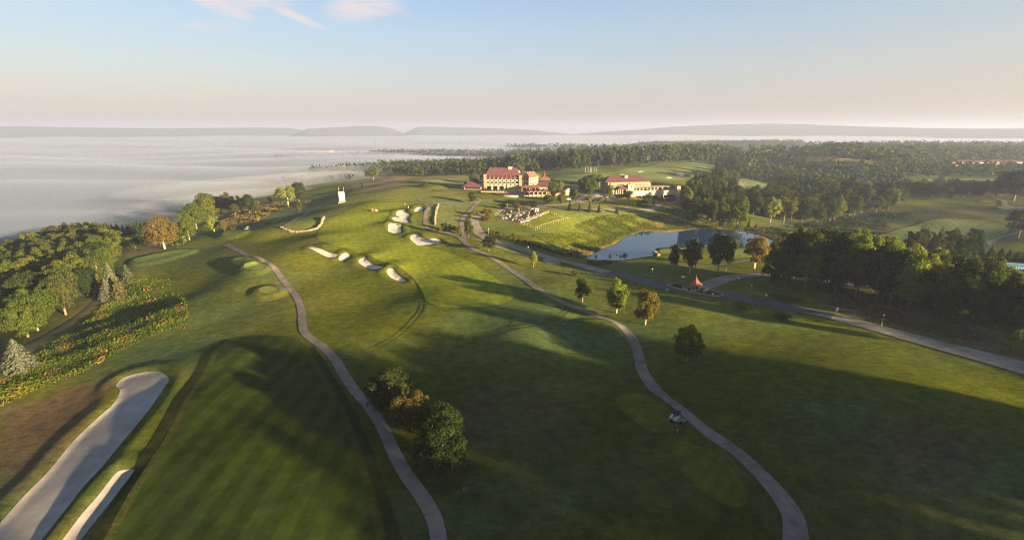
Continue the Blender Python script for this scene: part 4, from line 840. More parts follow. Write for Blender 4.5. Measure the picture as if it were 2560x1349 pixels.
cnt['right'] = wood([(1925,722),(2060,735),(2200,757),(2310,785),(2420,825),(2560,862),(2720,905),(2720,790),(2560,770),(2400,742),(2250,722),(2100,706),(1950,700)], 4.3, (14, 22), (.45, .66), ['wood', 'wood', 'oval', 'broad'], ['leaf_dark', 'leaf_green', 'leaf_green', 'leaf_dark', 'leaf_bright'], 'woodland_tree', 'tree in the roadside wood, {row}, {side}', 'trees of the roadside wood', 2, 'tall')
cnt['slope'] = wood([(1712,540),(1725,550),(1760,556),(1800,572),(1838,560),(1845,520),(1826,492),(1780,474),(1736,474),(1718,495),(1712,515)], 6.8, (12, 20), (.42, .6), ['wood', 'oval', 'cone'], ['leaf_green', 'leaf_dark', 'leaf_wood', 'leaf_dark'], 'woodland_tree', 'tree in the clubhouse wood, {row}, {side}', 'trees of the slope wood', 3, 'tall')
cnt['valley'] = wood([(1868,515),(1890,542),(1960,548),(2010,560),(2070,556),(2110,545),(2180,534),(2243,522),(2236,500),(2150,486),(2050,486),(1950,494)], 9.0, (15, 21), (.6, .85), ['wood', 'round'], ['leaf_dark', 'leaf_wood', 'leaf_dark', 'leaf_green'], 'valley_tree', 'tree in the valley wood, {row}, {side}', 'trees of the valley wood', 4)
cnt['pine'] = wood([(2250,640),(2300,652),(2350,662),(2440,650),(2448,632),(2400,618),(2300,620)], 6.5, (8, 14), (.45, .65), ['cone', 'oval'], ['needle_olive', 'needle_dark', 'leaf_dark'], 'pine_tree', 'pine in the pine clump, {row}, {side}', 'pines of the clump by the valley fairway', 5)
cnt['redge'] = wood([(2255,486),(2350,497),(2470,497),(2560,500),(2600,490),(2500,480),(2400,476),(2255,474)], 10, (10, 18), (.6, .9), ['wood', 'broad'], ['leaf_dark', 'leaf_wood', 'leaf_green'], 'valley_tree', 'tree in the loose valley row, {row}, {side}', 'loose row of trees beyond the valley fairway', 6)
for i, (px, py) in enumerate(((2475,641),(2500,645),(2520,650),(2540,655),(2556,660),(2455,636))):
    ptree('conifer_tree', px, py, 26, 24, 'spruce', 'needle_dark', ['second', 'third', 'fourth', 'fifth', 'last', 'first'][i] + ' small dark conifer from the left above the vehicle park', trunk='pole', group='conifers above the vehicle park')
cnt['belt'] = wood([(1250,440),(1340,434),(1440,427),(1480,421),(1600,413),(1650,403),(1800,408),(1830,422),(1845,408),(1700,397),(1500,405),(1340,420)], 15, (17, 25), (.4, .58), ['far'], ['leaf_dark', 'leaf_wood', 'leaf_wood'], 'belt_tree', 'tree in the driving range belt, {row}, {side}', 'trees of the belt behind the driving range', 7, 'tall', 90)
cnt['mid'] = wood([(1790,455),(1830,462),(1850,448),(1845,430),(1800,428)], 8, (14, 20), (.5, .7), ['wood', 'oval'], ['leaf_wood', 'leaf_dark', 'leaf_green'], 'woodland_tree', 'tree in the driving range grove, {row}, {side}', 'trees at the foot of the driving range hill', 8, 'tall', 20)
print('TREES', cnt, NTREE)
# woods farther away read as one mass: low-poly trees in one object
def far_wood(name, zones, label, m, seed, nleaf=70, hf=None):
    rg = np.random.RandomState(seed); protos = []
    for i in range(5):
        P, Q = crown_points(rg, 'round', 9, nleaf); P[:, 2] = .02 + P[:, 2] * .98; protos.append(leaf_quads(P, Q, .115, rg))
    VV, TT = [], []
    for zi, (pts, sp, h, wr) in enumerate(zones):
        for x, y in fill(pts, sp, seed + zi):
            V, _ = protos[rg.randint(5)]; hh = rg.uniform(*h); w = hh * rg.uniform(*wr); a = rg.uniform(0, 6.28); c, s = math.cos(a), math.sin(a); z = float(hsmooth(np.array([x]), np.array([y]))[0])
            VV.append(np.stack([x + (V[:, 0] * c - V[:, 1] * s) * w, y + (V[:, 0] * s + V[:, 1] * c) * w, z - .5 + V[:, 2] * hh], 1)); TT.append(np.full(len(V), rg.uniform()))
    V = np.concatenate(VV); me = new_mesh(name, V, np.arange(len(V)).reshape(-1, 4)); t = me.attributes.new('tint', 'FLOAT', 'POINT'); t.data.foreach_set('value', np.concatenate(TT).astype(np.float32))
    print(name, len(VV), 'trees', len(V) // 2, 'tris'); return obj(name, me, m, None, kind='stuff', label=label)
far_wood('far_wood', [
 ([(1270,437),(1340,430),(1440,422),(1500,415),(1640,405),(1800,404),(1850,400),(1780,384),(1600,388),(1450,398),(1300,415)], 12, (18, 25), (.6, .85)),
 ([(1850,445),(1900,452),(1980,464),(2060,474),(2250,470),(2240,448),(2150,428),(2060,420),(1980,414),(1905,395),(1850,398)], 12, (13, 19), (.75, 1.05)),
 ([(2180,440),(2260,448),(2400,442),(2560,440),(2600,425),(2400,424),(2220,410)], 12.5, (12, 17), (.85, 1.1)),
 ([(2220,408),(2330,410),(2400,404),(2600,402),(2600,384),(2400,380),(2100,378),(2060,386)], 16, (16, 24), (.8, 1.1)),
 ([(2010,392),(2060,393),(2060,384),(2010,384)], 14, (14, 20), (.5, .7)),
 ([(1850,392),(1990,392),(2000,386),(1850,384)], 18, (14, 22), (.5, .8)),
 ], 'broad dark woods covering the far slopes on the right', 'leaf_wood', 21)
far_wood('distant_wood', [
 ([(2100,380),(2600,380),(2600,368),(2300,366),(2050,372)], 40, (22, 30), (.9, 1.4)),
 ([(1300,396),(1380,396),(1500,390),(1560,386),(1560,381),(1440,386),(1300,391)], 26, (22, 32), (.7, 1.0)),
 ([(780,440),(860,436),(1000,440),(1110,440),(1250,440),(1290,425),(1150,415),(1000,419),(880,428),(790,433)], 14, (13, 20), (.7, 1.0)),
 ([(1050,424),(1250,424),(1330,415),(1330,404),(1200,406),(1080,414)], 17, (12, 19), (.7, 1.0)),
 ([(700,409),(960,405),(960,396),(740,400)], 20, (20, 27), (.9, 1.3)),
 ([(960,395),(1290,395),(1290,387),(960,387)], 24, (22, 29), (.9, 1.3)),
 
 ([(1280,381),(1400,382),(1460,374),(1280,374)], 32, (26, 34), (.9, 1.4)),
 ([(1560,378),(1800,372),(1980,367),(1980,361),(1700,364)], 36, (26, 34), (.9, 1.5)),
 ([(640,470),(760,460),(860,452),(860,445),(760,448)], 16, (5, 10), (.9, 1.3)),
 ], 'misty woods standing in the fog far behind the hotel', 'leaf_dark', 22, 44)
far_wood('roadside_wood', [], '', 'leaf_dark', 23) if False else None
# the roadside wood goes on outside the frame, up the hill on the right
rgx = random.Random(9); E = []
for k in range(900):
    p = rgx.uniform(-100, 112); q = rgx.uniform(92, 175) + max(0, -p * .1)
    if p > 86 and q < 118: continue
    x = p * .54 + q * .84; y = p * .84 - q * .54
    if math.sin(p * .16 + q * .02) + .6 * math.sin(p * .41 + 2) < -.5: continue
    if all((x - a) ** 2 + (y - b_) ** 2 > 64 for a, b_ in E): E.append((x, y))
def off_wood():
    rg = np.random.RandomState(2); VV, TT = [], []; P, Q = crown_points(rg, 'round', 14, 260); V, _ = leaf_quads(P, Q, .075, rg)
    for x, y in E:
        hh = rg.uniform(9, 23); w = hh * rg.uniform(.55, .8); VV.append(np.stack([x + V[:, 0] * w, y + V[:, 1] * w, float(H(x, y)) + V[:, 2] * hh], 1)); TT.append(np.full(len(V), rg.uniform()))
    V = np.concatenate(VV); me = new_mesh('hillside_wood', V, np.arange(len(V)).reshape(-1, 4)); t = me.attributes.new('tint', 'FLOAT', 'POINT'); t.data.foreach_set('value', np.concatenate(TT).astype(np.float32))
    obj('hillside_wood', me, 'leaf_dark', None, kind='stuff', label='wood on the hill to the right of the road'); print('off', len(E))
off_wood()
# weeds and tall herbs
def ground_cover(name, pts, n, size, m, label, seed, tall=.8):
    P = wpoly(pts, None, 3); rg = np.random.RandomState(seed); x = rg.uniform(P[:, 0].min(), P[:, 0].max(), n * 3); y = rg.uniform(P[:, 1].min(), P[:, 1].max(), n * 3); ok = sdist(P, x, y) < 0; x, y = x[ok][:n], y[ok][:n]
    e_ = -sdist(P, x, y); kk = e_ > rg.uniform(0, 9, len(x)) * rg.uniform(.1, 1, len(x)); x, y = x[kk], y[kk]
    dens = np.sin(x * .11 + 1) + np.sin(y * .13) + np.sin((x + y) * .07 + 2) + rg.normal(0, 1, len(x)); k = dens > -.8; x, y = x[k], y[k]; z = H(x, y); sz = size * rg.uniform(.5, 1.5, len(x)) * (1 + .55 * np.sin(x * .33 + 1) * np.sin(y * .29))
    PP = []; SS = []; TT = []
    for j in range(4):
        PP.append(np.stack([x + rg.normal(0, 1, len(x)) * sz * .5, y + rg.normal(0, 1, len(x)) * sz * .5, z + sz * tall * rg.uniform(.1, .8, len(x))], 1)); SS.append(sz * .55); TT.append(np.clip(.36 + .3 * np.sin(x * .16 + np.cos(y * .19) * 2) + .16 * np.sin(x * .5 + y * .37), .02, .98) + rg.normal(0, .02, len(x)))
    P_ = np.concatenate(PP); S_ = np.concatenate(SS); T_ = np.concatenate(TT); V, Fq = leaf_quads(P_, np.tile((0, 0, 1.), (len(P_), 1)), S_, rg, .8)
    me = new_mesh(name, V, Fq); t = me.attributes.new('tint', 'FLOAT', 'POINT'); t.data.foreach_set('value', np.repeat(T_, 4).astype(np.float32)); return obj(name, me, m, None, kind='stuff', label=label)
ground_cover('meadow_weeds', [(300,716),(340,695),(430,697),(452,722),(484,795),(470,820),(390,838),(300,880),(220,925),(100,975),(0,1020),(-60,1040),(-60,960),(40,925),(110,870),(190,815),(245,770),(280,740)], 44000, .30, 'weed', 'patchy yellow green weeds of the meadow below the left wood', 31)
ground_cover('meadow_weeds', [(300,600),(420,618),(470,605),(440,590),(300,590)], 2500, .6, 'weed', 'rough weeds beside the dark track', 32)
ground_cover('meadow_weeds', [(580,575),(700,525),(780,505),(740,500),(640,515),(560,545)], 5000, .7, 'weed_rust', 'brownish weeds on the misty left slope', 33)
ground_cover('slope_herbs', [(1330,590),(1420,635),(1480,635),(1560,598),(1620,578),(1700,575),(1800,570),(1880,582),(1830,565),(1700,525),(1560,533),(1480,545),(1400,575)], 40000, .34, 'herb', 'tall green herbs on the slope above the pond', 34, .5)
ground_cover('shore_grass', [(1470,640),(1507,619),(1565,588),(1610,575),(1690,575),(1780,568),(1896,583),(1960,603),(1990,606),(1900,578),(1790,560),(1650,568),(1560,582),(1500,612),(1455,634)], 9000, .5, 'weed_rust', 'orange brown grass along the pond shore', 35, .5)
ground_cover('bank_scrub', [(2060,762),(2110,742),(2300,782),(2560,875),(2560,900),(2400,858),(2200,800)], 5000, .35, 'weed_rust', 'brown scrub on the bank between wood and road', 36, .4)
ground_cover('valley_scrub', [(1900,590),(2200,600),(2230,560),(2300,530),(2100,540),(1950,565)], 2600, 1.0, 'leaf_wood', 'low scrub in the valley bottom', 37, .7)
def shrub(px, py, hp, wp, leaf, label, group=None, name='shrub'):
    v = at(px, py); k = mpp(v); return tree(name, v.x, v.y, hp * k, wp * k, 'shrub', leaf, label, None, None, group, 'shrub', z=v.z)
for px, py, h, w, lf, lb in ((1098,579,12,16,'leaf_rust','brown rounded shrub at the left end of the dark hedge'),(1112,576,22,18,'needle_dark','tall dark shrub in the hedge beside the cart path'),(1124,577,16,16,'leaf_dark','dark shrub in the middle of the hedge beside the cart path'),(1136,580,16,16,'leaf_dark','dark shrub right of the middle of the hedge'),(1148,584,18,16,'leaf_rust','brownish shrub at the right end of the dark hedge'),
  (1178,546,12,14,'leaf_yellow','golden shrub where the road meets the cart path'),(1168,556,10,12,'leaf_rust','brown shrub below the golden one at the road bend'),(1187,540,12,12,'leaf_yellow','yellow flowering shrub at the top bend of the road'),
  (1436,688,12,22,'leaf_green','low green bush on the lawn below the road'),(1064,468,12,18,'needle_dark','dark bush on the lawn left of the hotel'),(1052,468,7,22,'leaf_dark','low dark bush beside the taller one left of the hotel'),
  (1857,770,12,42,'leaf_green','round planted bed of green shrubs below the road'),(1952,797,15,44,'leaf_green','oval planted bed of green shrubs near the asphalt edge'),(1938,738,12,30,'leaf_bright','pale green bush on the verge beside the wood'),(1965,748,9,60,'leaf_green','long low bush on the verge beside the wood'),
  (1212,552,12,30,'leaf_rust','olive shrub inside the road bend'),(2045,724,24,36,'needle_blue','bluish bush at the foot of the roadside wood'),
  (1476,660,11,22,'leaf_rust','brownish bush by the footpath near the pond'),(1494,664,12,26,'leaf_rust','wide brownish bush right beside it near the footpath'),(1512,660,12,18,'leaf_dark','dark rounded bush near the footpath and pond'),(1524,661,11,12,'leaf_rust','small brown bush at the right end by the footpath'),
  (1990,571,10,16,'leaf_dark','dark bush in the valley beyond the pond dam'),(2055,601,9,40,'leaf_wood','long low bush line on the valley floor')):
    shrub(px, py, h, w, lf, lb)
for i in range(22):
    t = i / 21; shrub(1234 + t * 185, 583 + t * 58 + (i % 3) * 1.2, 6 + (i * 7 % 4), 12, ['leaf_rust', 'leaf_dark', 'weed_rust'][i % 3], ['Reddish', 'Dark', 'Rusty'][i % 3].lower() + ' low shrub in the planting bed above the road, ' + ['upper end', 'upper third', 'middle', 'lower third', 'lower end'][min(4, i * 5 // 22)], 'shrubs of the planting bed above the road')
# ------------------------------------------------------------------ buildings
mat('stucco', (.37, .285, .185), .9, (.32, .245, .16), .5, .1, 5)
mat('ochre_wall', (.36, .215, .115), .9, (.29, .18, .10), .5, .1, 5)
mat('stone_wall', (.36, .28, .20), .9, (.24, .18, .13), 1.5, .5, 3)
mat('terracotta', (.105, .042, .043), .85, (.078, .034, .036), .8, .5, 4)
mat('terracotta_light', (.20, .072, .048), .85, (.15, .055, .042), .8, .5, 4)
mat('window_glass', (.012, .014, .018), .25, None, spec=.6)
mat('white_paint', (.75, .72, .66), .6, (.66, .63, .58), 2, 0)
mat('cream_band', (.40, .33, .22), .8, (.36, .30, .20), .6, 0)
mat('balcony_cream', (.46, .38, .25), .8, (.40, .33, .22), .6, 0)
mat('metal_grey', (.22, .23, .23), .5, (.17, .18, .18), 3, 0, metal=.4)
mat('wood_post', (.28, .22, .12), .85, (.20, .155, .09), 3, .3)
mat('dark_steel', (.035, .035, .04), .5, None)
mat('flat_roof', (.24, .20, .18), .8, (.19, .16, .145), .4, 0)
mat('flagstone', (.18, .155, .14), .9, (.12, .105, .10), 1.2, .3)
mat('rock', (.23, .18, .125), .95, (.13, .10, .08), 2.5, .8, 3)
mat('car_dark', (.02, .022, .03), .25, None, spec=.6); mat('car_white', (.72, .72, .70), .3, None, spec=.6); mat('car_silver', (.35, .36, .38), .3, None, metal=.5)
mat('car_blue', (.03, .08, .22), .3, None, spec=.6); mat('car_red', (.45, .06, .03), .4, None, spec=.5); mat('rubber', (.015, .015, .015), .9, None); mat('trailer_blue', (.012, .12, .27), .45, (.014, .15, .30), 1.5, 0)
mat('green_paint', (.04, .16, .05), .6, None); mat('skin', (.42, .26, .18), .6, None); mat('cloth_navy', (.03, .03, .07), .9, None); mat('cloth_khaki', (.42, .36, .26), .9, None); mat('cloth_tan', (.5, .42, .28), .9, None)
mat('net_teal', (.02, .09, .09), .8, None); mat('orange_fabric', (.55, .16, .05), .8, None); mat('yellow_plant', (.35, .33, .03), .9, (.18, .24, .03), 3, 0)

GLASS_ME = {}
def panel(parent, name, x, y, z, w, h, m, d=.12, ang=0.0):
    """a small upright box (window, door) proud of a wall; ang turns it about its centre"""
    k = (name, round(w, 2), round(h, 2), round(d, 2), m)
    if k not in GLASS_ME: GLASS_ME[k] = B().box(-w/2, w/2, -d/2, d/2, 0, h).mesh(name)
    o = obj(name, GLASS_ME[k], m, parent); o.location = (x, y, z); o.rotation_euler = (0, 0, ang); return o
def hotel():
    v = at(1256, 474.5); t = thing('hotel', 'large cream hotel with steep red tile roof, dormer spires and stone towers', 'hotel', v, math.radians(-5))
    b = B().box(-15.8, 15.8, 0, 14, 3.9, 11.2).box(-15.8, 15.8, 3.2, 14, -1.5, 3.9)
    for x in (-15.3, -9.6, -3.8, 2.0): b.box(x - .7, x + .7, -.05, 3.2, -1.5, 3.9)
    b.box(4.2, 15.8, .3, 3.2, -1.5, 3.9); b.build('wall', 'stucco', t)
    for x in (-12.4, -6.6, -.9): panel(t, 'arcade_opening', x, 3.1, 0, 4.4, 3.5, 'window_glass', .1)
    for x in (-12.4, -6.6, -.9): panel(t, 'arch', x, .05, 3.3, 4.6, .6, 'ochre_wall', .3)
    B().hip(-15.8, 15.8, 0, 14, 11.2, 8.2, 4.2, over=.9).build('roof', 'terracotta', t)
    bay = 30.4 / 8
    for i in range(8):
        x = -15.2 + bay * (i + .5)
        for z in (4.9, 8.3):
            w = panel(t, 'window', x, -.06, z + .9, 2.0, 1.5, 'window_glass'); panel(t, 'balcony', x, -.5, z - .1, 2.1, 1.0, 'balcony_cream', .9)
        if i < 7:
            panel(t, 'downpipe', x + bay / 2, -.1, 4.0, .25, 7.2, 'dark_steel', .15)
            d = B().prism([(-.9, 0), (.9, 0), (0, 1.9)], -.9, 2.4); d.cyl(0, -.7, 1.6, 4.0, .16, .04, 5)
            o = d.build('dormer', 'terracotta_light', t); o.location = (x + bay / 2, 0, 10.9)
    B().box(-17.0, -14.8, -1.0, 2.0, -1.5, 13.2).box(-17.2, -14.6, -1.2, 2.2, 13.2, 13.8).build('stone_tower', 'ochre_wall', t)
    B().box(15.3, 18.0, -1.5, 2.0, -1.5, 12.6).box(15.1, 18.2, -1.7, 2.2, 12.6, 13.3).build('stone_tower', 'ochre_wall', t)
    B().box(4.8, 8.2, 5.5, 8.5, 17.0, 19.7).box(4.5, 8.5, 5.2, 8.8, 19.7, 20.1).build('chimney', 'cream_band', t)
    # right wing, turned towards the sun
    def R(b): return b.rot(math.radians(-33), (17, 0))
    R(B().box(18.8, 25.5, .5, 15, -1.5, 11.6)).build('wing_wall', 'stucco', t); R(B().hip(18.4, 25.8, .2, 15.3, 11.6, 4.6, 3.5, 'y', .8)).build('wing_roof', 'terracotta_light', t)
    c, s = math.cos(math.radians(-33)), math.sin(math.radians(-33))
    for z in (5.0, 8.4):
        for x, w in ((20.3, 1.2), (23.3, 2.4)):
            X, Y = 17 + (x - 17) * c - .42 * s, (x - 17) * s + .42 * c; panel(t, 'window', X, Y, z + .6, w, 1.5, 'window_glass', .12, math.radians(-33))
        for y in (3, 6.5, 10, 13):
            X, Y = 17 + 8.56 * c - y * s, 8.56 * s + y * c; panel(t, 'window', X, Y, z + .6, 1.6, 1.5, 'window_glass', .12, math.radians(57))
    g = B().prism([(-3.4, 0), (3.4, 0), (0, 5.2)], -.4, 1.2).build('gable', 'cream_band', t); g.location = (14.6, 5.5, 12.2); g.rotation_euler = (0, 0, math.radians(20))
    for x, y in ((20.5, 2.0), (24.5, 1.0), (22.6, -1.5)): panel(t, 'finial', x, y, 13, .35, 3.5, 'cream_band', .35)
    # lower parts
    B().box(-21.2, -16.4, 1.5, 9, 2.5, 11.4).build('side_wing', 'stucco', t); B().hip(-21.2, -16, 1.5, 9, 11.4, 2.2, 2.4).build('side_roof', 'terracotta', t)
    for z in (5.0, 8.4):
        for x in (-20.1, -18.0): panel(t, 'window', x, 1.42, z + .4, 1.4, 1.5, 'window_glass')
    B().box(-35.5, -16.6, 0, 12, -1.5, 2.6).build('hall_wall', 'stone_wall', t); B().hip(-35.5, -16.6, 0, 12, 2.6, 4.6, 6.2, over=1.4).build('hall_roof', 'terracotta', t); panel(t, 'window_band', -27.5, -.08, .5, 14, 1.8, 'window_glass')
    B().hip(-32, -22, 5, 13, 5.2, 4.2, 4).build('hall_roof', 'terracotta', t)
    B().box(29, 46, 6, 20, -1.5, 4.2).build('hall_wall', 'stone_wall', t); B().hip(29, 46, 6, 20, 4.2, 4.0, 7, over=1.4).build('hall_roof', 'terracotta', t); panel(t, 'window_band', 37, 5.92, 2.2, 13, 1.2, 'window_glass')
    B().box(34, 42, 9, 17, 6.0, 8.4).build('pavilion_wall', 'dark_steel', t); B().hip(34, 42, 9, 17, 8.4, 3.8, 5.4, over=1.2).build('pavilion_roof', 'terracotta_light', t)
    B().cyl(38, 13, 12.0, 14.0, .9, .25, 8).cyl(38, 13, 14.0, 17.0, .2, .05, 6).build('spire', 'terracotta_light', t)
    B().hip(18, 34, -9, -1.5, 3.6, 1.5, 3.6, over=.8).build('porch_roof', 'terracotta_light', t); b = B()
    for x in (18.5, 22.5, 26.5, 30.5, 33.5): b.box(x - .3, x + .3, -9, -8.4, -1.5, 3.6)
    b.build('porch_pillars', 'ochre_wall', t); B().box(18.5, 33.5, -2.5, -1.6, -1.5, 3.3).build('porch_wall', 'window_glass', t)
hotel()
def gabled_arcade():
    v = at(1339, 492); t = thing('arcade_building', 'low stone building with five small red gables in front of the hotel', 'building', v, math.radians(3))
    B().box(-8.7, 8.7, .4, 7, -2, 4.2).build('wall', 'stone_wall', t)
    for i in range(5):
        x = -7.0 + i * 3.5
        panel(t, 'window', x, .30, 1.8, 2.1, 2.0, 'window_glass'); panel(t, 'balcony', x, .1, .5, 2.2, 1.0, 'balcony_cream', .6)
        o = B().prism([(-1.8, 0), (1.8, 0), (0, 1.7)], -.3, 6.6).build('gable_roof', 'terracotta', t); o.location = (x, 0, 4.2)
        if i < 4: panel(t, 'pier', x + 1.75, 0, -2, .8, 6.0, 'ochre_wall', 1.1)
    panel(t, 'pier', -8.75, 0, -2, .8, 6.2, 'ochre_wall', 1.1); panel(t, 'pier', 8.75, 0, -2, .8, 6.2, 'ochre_wall', 1.1)
gabled_arcade()
def curved_wall():
    v = at(1390, 487.5); n = 14; b = B(); R1 = 15.0
    for i in range(n):
        a0 = math.radians(-125 + i * 90 / n); a1 = math.radians(-125 + (i + 1) * 90 / n); h = 2.6 + 2.8 * (i / n)
        P = [(R1 * math.cos(a), 12 + R1 * math.sin(a)) for a in (a0, a1)]; Q = [((R1 - .5) * math.cos(a), 12 + (R1 - .5) * math.sin(a)) for a in (a0, a1)]
        V = [(*P[0], -2), (*P[1], -2), (*Q[1], -2), (*Q[0], -2), (*P[0], h), (*P[1], h + .2), (*Q[1], h + .2), (*Q[0], h)]
        b.add(V, [(0,3,2,1),(4,5,6,7),(0,1,5,4),(1,2,6,5),(2,3,7,6),(3,0,4,7)])
    o = b.build('curved_wall', 'ochre_wall', None); o.location = v + Vector((-1, 0, 0)); o['label'] = 'tall curved ochre wall at the right end of the hotel'; o['category'] = 'wall'
curved_wall()
def terrace():
    v = at(1282, 487.5); t = thing('hotel_terrace', 'oval flagstone terrace with low stone wall in front of the hotel', 'terrace', v)
    n = 30; rx, ry = 12.5, 10.5; top = B(); top.add([(rx * math.cos(6.283 * i / n), ry * math.sin(6.283 * i / n), z) for z in (-1.6, .55) for i in range(n)], [tuple(range(n))[::-1], tuple(range(n, 2 * n))] + [(i, (i + 1) % n, n + (i + 1) % n, n + i) for i in range(n)])
    top.build('paving', 'flagstone', t); w = B()
    for i in range(n // 2 + 4):
        a0, a1 = math.pi * .93 + 6.283 * i / n, math.pi * .93 + 6.283 * (i + 1) / n
        V = []
        for z in (-1.7, 1.25):
            for a, k in ((a0, 1.0), (a1, 1.0), (a1, 1.045), (a0, 1.045)): V.append((rx * k * math.cos(a), ry * k * math.sin(a), z))
        w.add(V, [(0,3,2,1),(4,5,6,7),(0,1,5,4),(1,2,6,5),(2,3,7,6),(3,0,4,7)])
    w.build('parapet', 'stone_wall', t)
    v2 = at(1240, 481); t2 = thing('upper_terrace', 'narrow ochre terrace with piers along the front of the hotel', 'terrace', v2)
    B().box(-13, 20, -2.2, 5, -1.6, .7).build('paving', 'flagstone', t2); b = B()
    for i in range(9): b.box(-13 + i * 2.4, -12.2 + i * 2.4, -2.7, -2.1, -1.6, 1.7)
    b.box(-13, 7, -2.6, -2.25, -1.6, 1.2); b.build('pier_wall', 'ochre_wall', t2)
    rg = random.Random(4)
    for i in range(16):
        x, y = rg.uniform(-9, 9), rg.uniform(-6, 8.5)
        if (x / 11) ** 2 + (y / 9.5) ** 2 > 1: continue
        c = thing('terrace_table', 'small table with orange chairs on the oval terrace, ' + ('left' if x < -3 else 'right' if x > 3 else 'middle') + (' front' if y < -1 else ' rear' if y > 3 else ' part'), 'table', v + Vector((x, y, .55)), rg.uniform(0, 3), 'tables on the oval terrace')
        B().cyl(0, 0, .68, .74, .55, n=8).cyl(0, 0, 0, .68, .05, n=5).build('table_top', 'orange_fabric', c)
        for k in range(3):
            a = k * 2.1; o = B().box(-.22, .22, -.22, .22, .4, .46).box(-.22, .22, .18, .22, .46, .9).box(-.2, -.16, -.2, .2, 0, .4).box(.16, .2, -.2, .2, 0, .4).build('chair', 'orange_fabric', c); o.location = (math.cos(a) * .9, math.sin(a) * .9, 0); o.rotation_euler = (0, 0, a - 1.57)
terrace()
def clubhouse():
    v = at(1588, 493, 1.6); v.z = 4.0; t = thing('clubhouse', 'long low clubhouse with hipped red roof and a cream terrace band', 'clubhouse', v, math.radians(11))
    B().box(-22, 16, 8, 24, -2, 8.2).build('upper_wall', 'ochre_wall', t)
    B().hip(-24, 16.5, 8, 24, 8.4, 4.2, 8.2, over=1.6).build('roof', 'terracotta', t)
    B().box(-5.2, -2.8, 12, 14, 10.5, 12.9).box(-5.5, -2.5, 11.7, 14.3, 12.9, 13.2).build('chimney', 'cream_band', t)
    B().box(-21, -3, 2, 8, -2, 5.2).build('lower_wall', 'stone_wall', t); B().box(-21.6, -2.4, 1.4, 8, 5.2, 5.6).build('flat_roof', 'flat_roof', t)
    B().box(-20, 14, 7.0, 8, 5.6, 7.6).build('parapet', 'ochre_wall', t)
    B().hip(-17, -9, -3, 3, 3.6, 2.0, 3.4).build('porch_roof', 'terracotta', t); b = B()
    for x in (-16.6, -13, -9.4): b.box(x - .35, x + .35, -2.9, -2.2, -2, 3.6)
    b.build('porch_pillars', 'ochre_wall', t)
    for x in (-14.8, -11.2): panel(t, 'door', x, 1.9, -.6, 2.4, 2.8, 'window_glass')
    B().box(-8, -2.6, -2, 2, -2, 7.2).build('stair_block', 'cream_band', t); panel(t, 'window', -5.2, -2.06, 4.6, 1.3, 1.1, 'window_glass')
    B().box(-2.6, 30, 3.0, 8, -4, 3.6).build('terrace_wall', 'ochre_wall', t)
    for i in range(8): panel(t, 'window', 0 + i * 3.4, 2.94, 1.2, 2.2, 2.0, 'window_glass')
    B().box(-2.6, 16, 5.5, 8, 3.6, 7.4).build('gallery_wall', 'ochre_wall', t)
    for i in range(5): panel(t, 'window', -.4 + i * 3.4, 5.42, 5.4, 1.6, .8, 'window_glass')
    B().box(-3, 34, 0, 6.5, 3.8, 4.15).box(14, 34, 6.5, 12, 3.8, 4.15).build('canopy', 'flat_roof', t)
    for i in range(6): panel(t, 'canopy_post', 0 + i * 6.4, .4, .2, .25, 3.6, 'dark_steel', .25)
    B().box(-4, 35.2, -4.2, 3, -.5, -.1).build('terrace_floor', 'flagstone', t); B().box(-4.1, 35.3, -4.6, -4.2, -2.2, 1.7).box(-4.4, -4.1, -4.6, 2.8, -2.2, 1.7).build('balustrade', 'balcony_cream', t)
    B().box(35.3, 38.4, -5.2, -1.4, -8, 5.0).build('stone_tower', 'stone_wall', t)
    for x in (4, 14, 24, 34): panel(t, 'terrace_post', x, -3.6, -6, .5, 5.5, 'ochre_wall', .5)
    B().box(-4, 35.2, -1.5, 2.9, -7, -.5).build('undercroft', 'window_glass', t); B().box(-4, 35.2, -4.8, -4.3, -7.5, -4.4).build('lower_parapet', 'terracotta_light', t)
    B().box(-9.2, -3.8, -9.0, -4.6, -2.4, .2).build('loading_ramp', 'flat_roof', t)
clubhouse()
def kiosk():
    t = thing('kiosk', 'small square kiosk with pointed salmon roof by the hotel car park', 'kiosk', at(1418, 484), .3)
    B().box(-1.4, 1.4, -1.4, 1.4, 0, 2.4).build('wall', 'cream_band', t); B().hip(-1.6, 1.6, -1.6, 1.6, 2.4, 2.2, 1.9).build('roof', 'terracotta_light', t); panel(t, 'window', 0, -1.44, 1.0, 1.4, .9, 'window_glass')
kiosk()
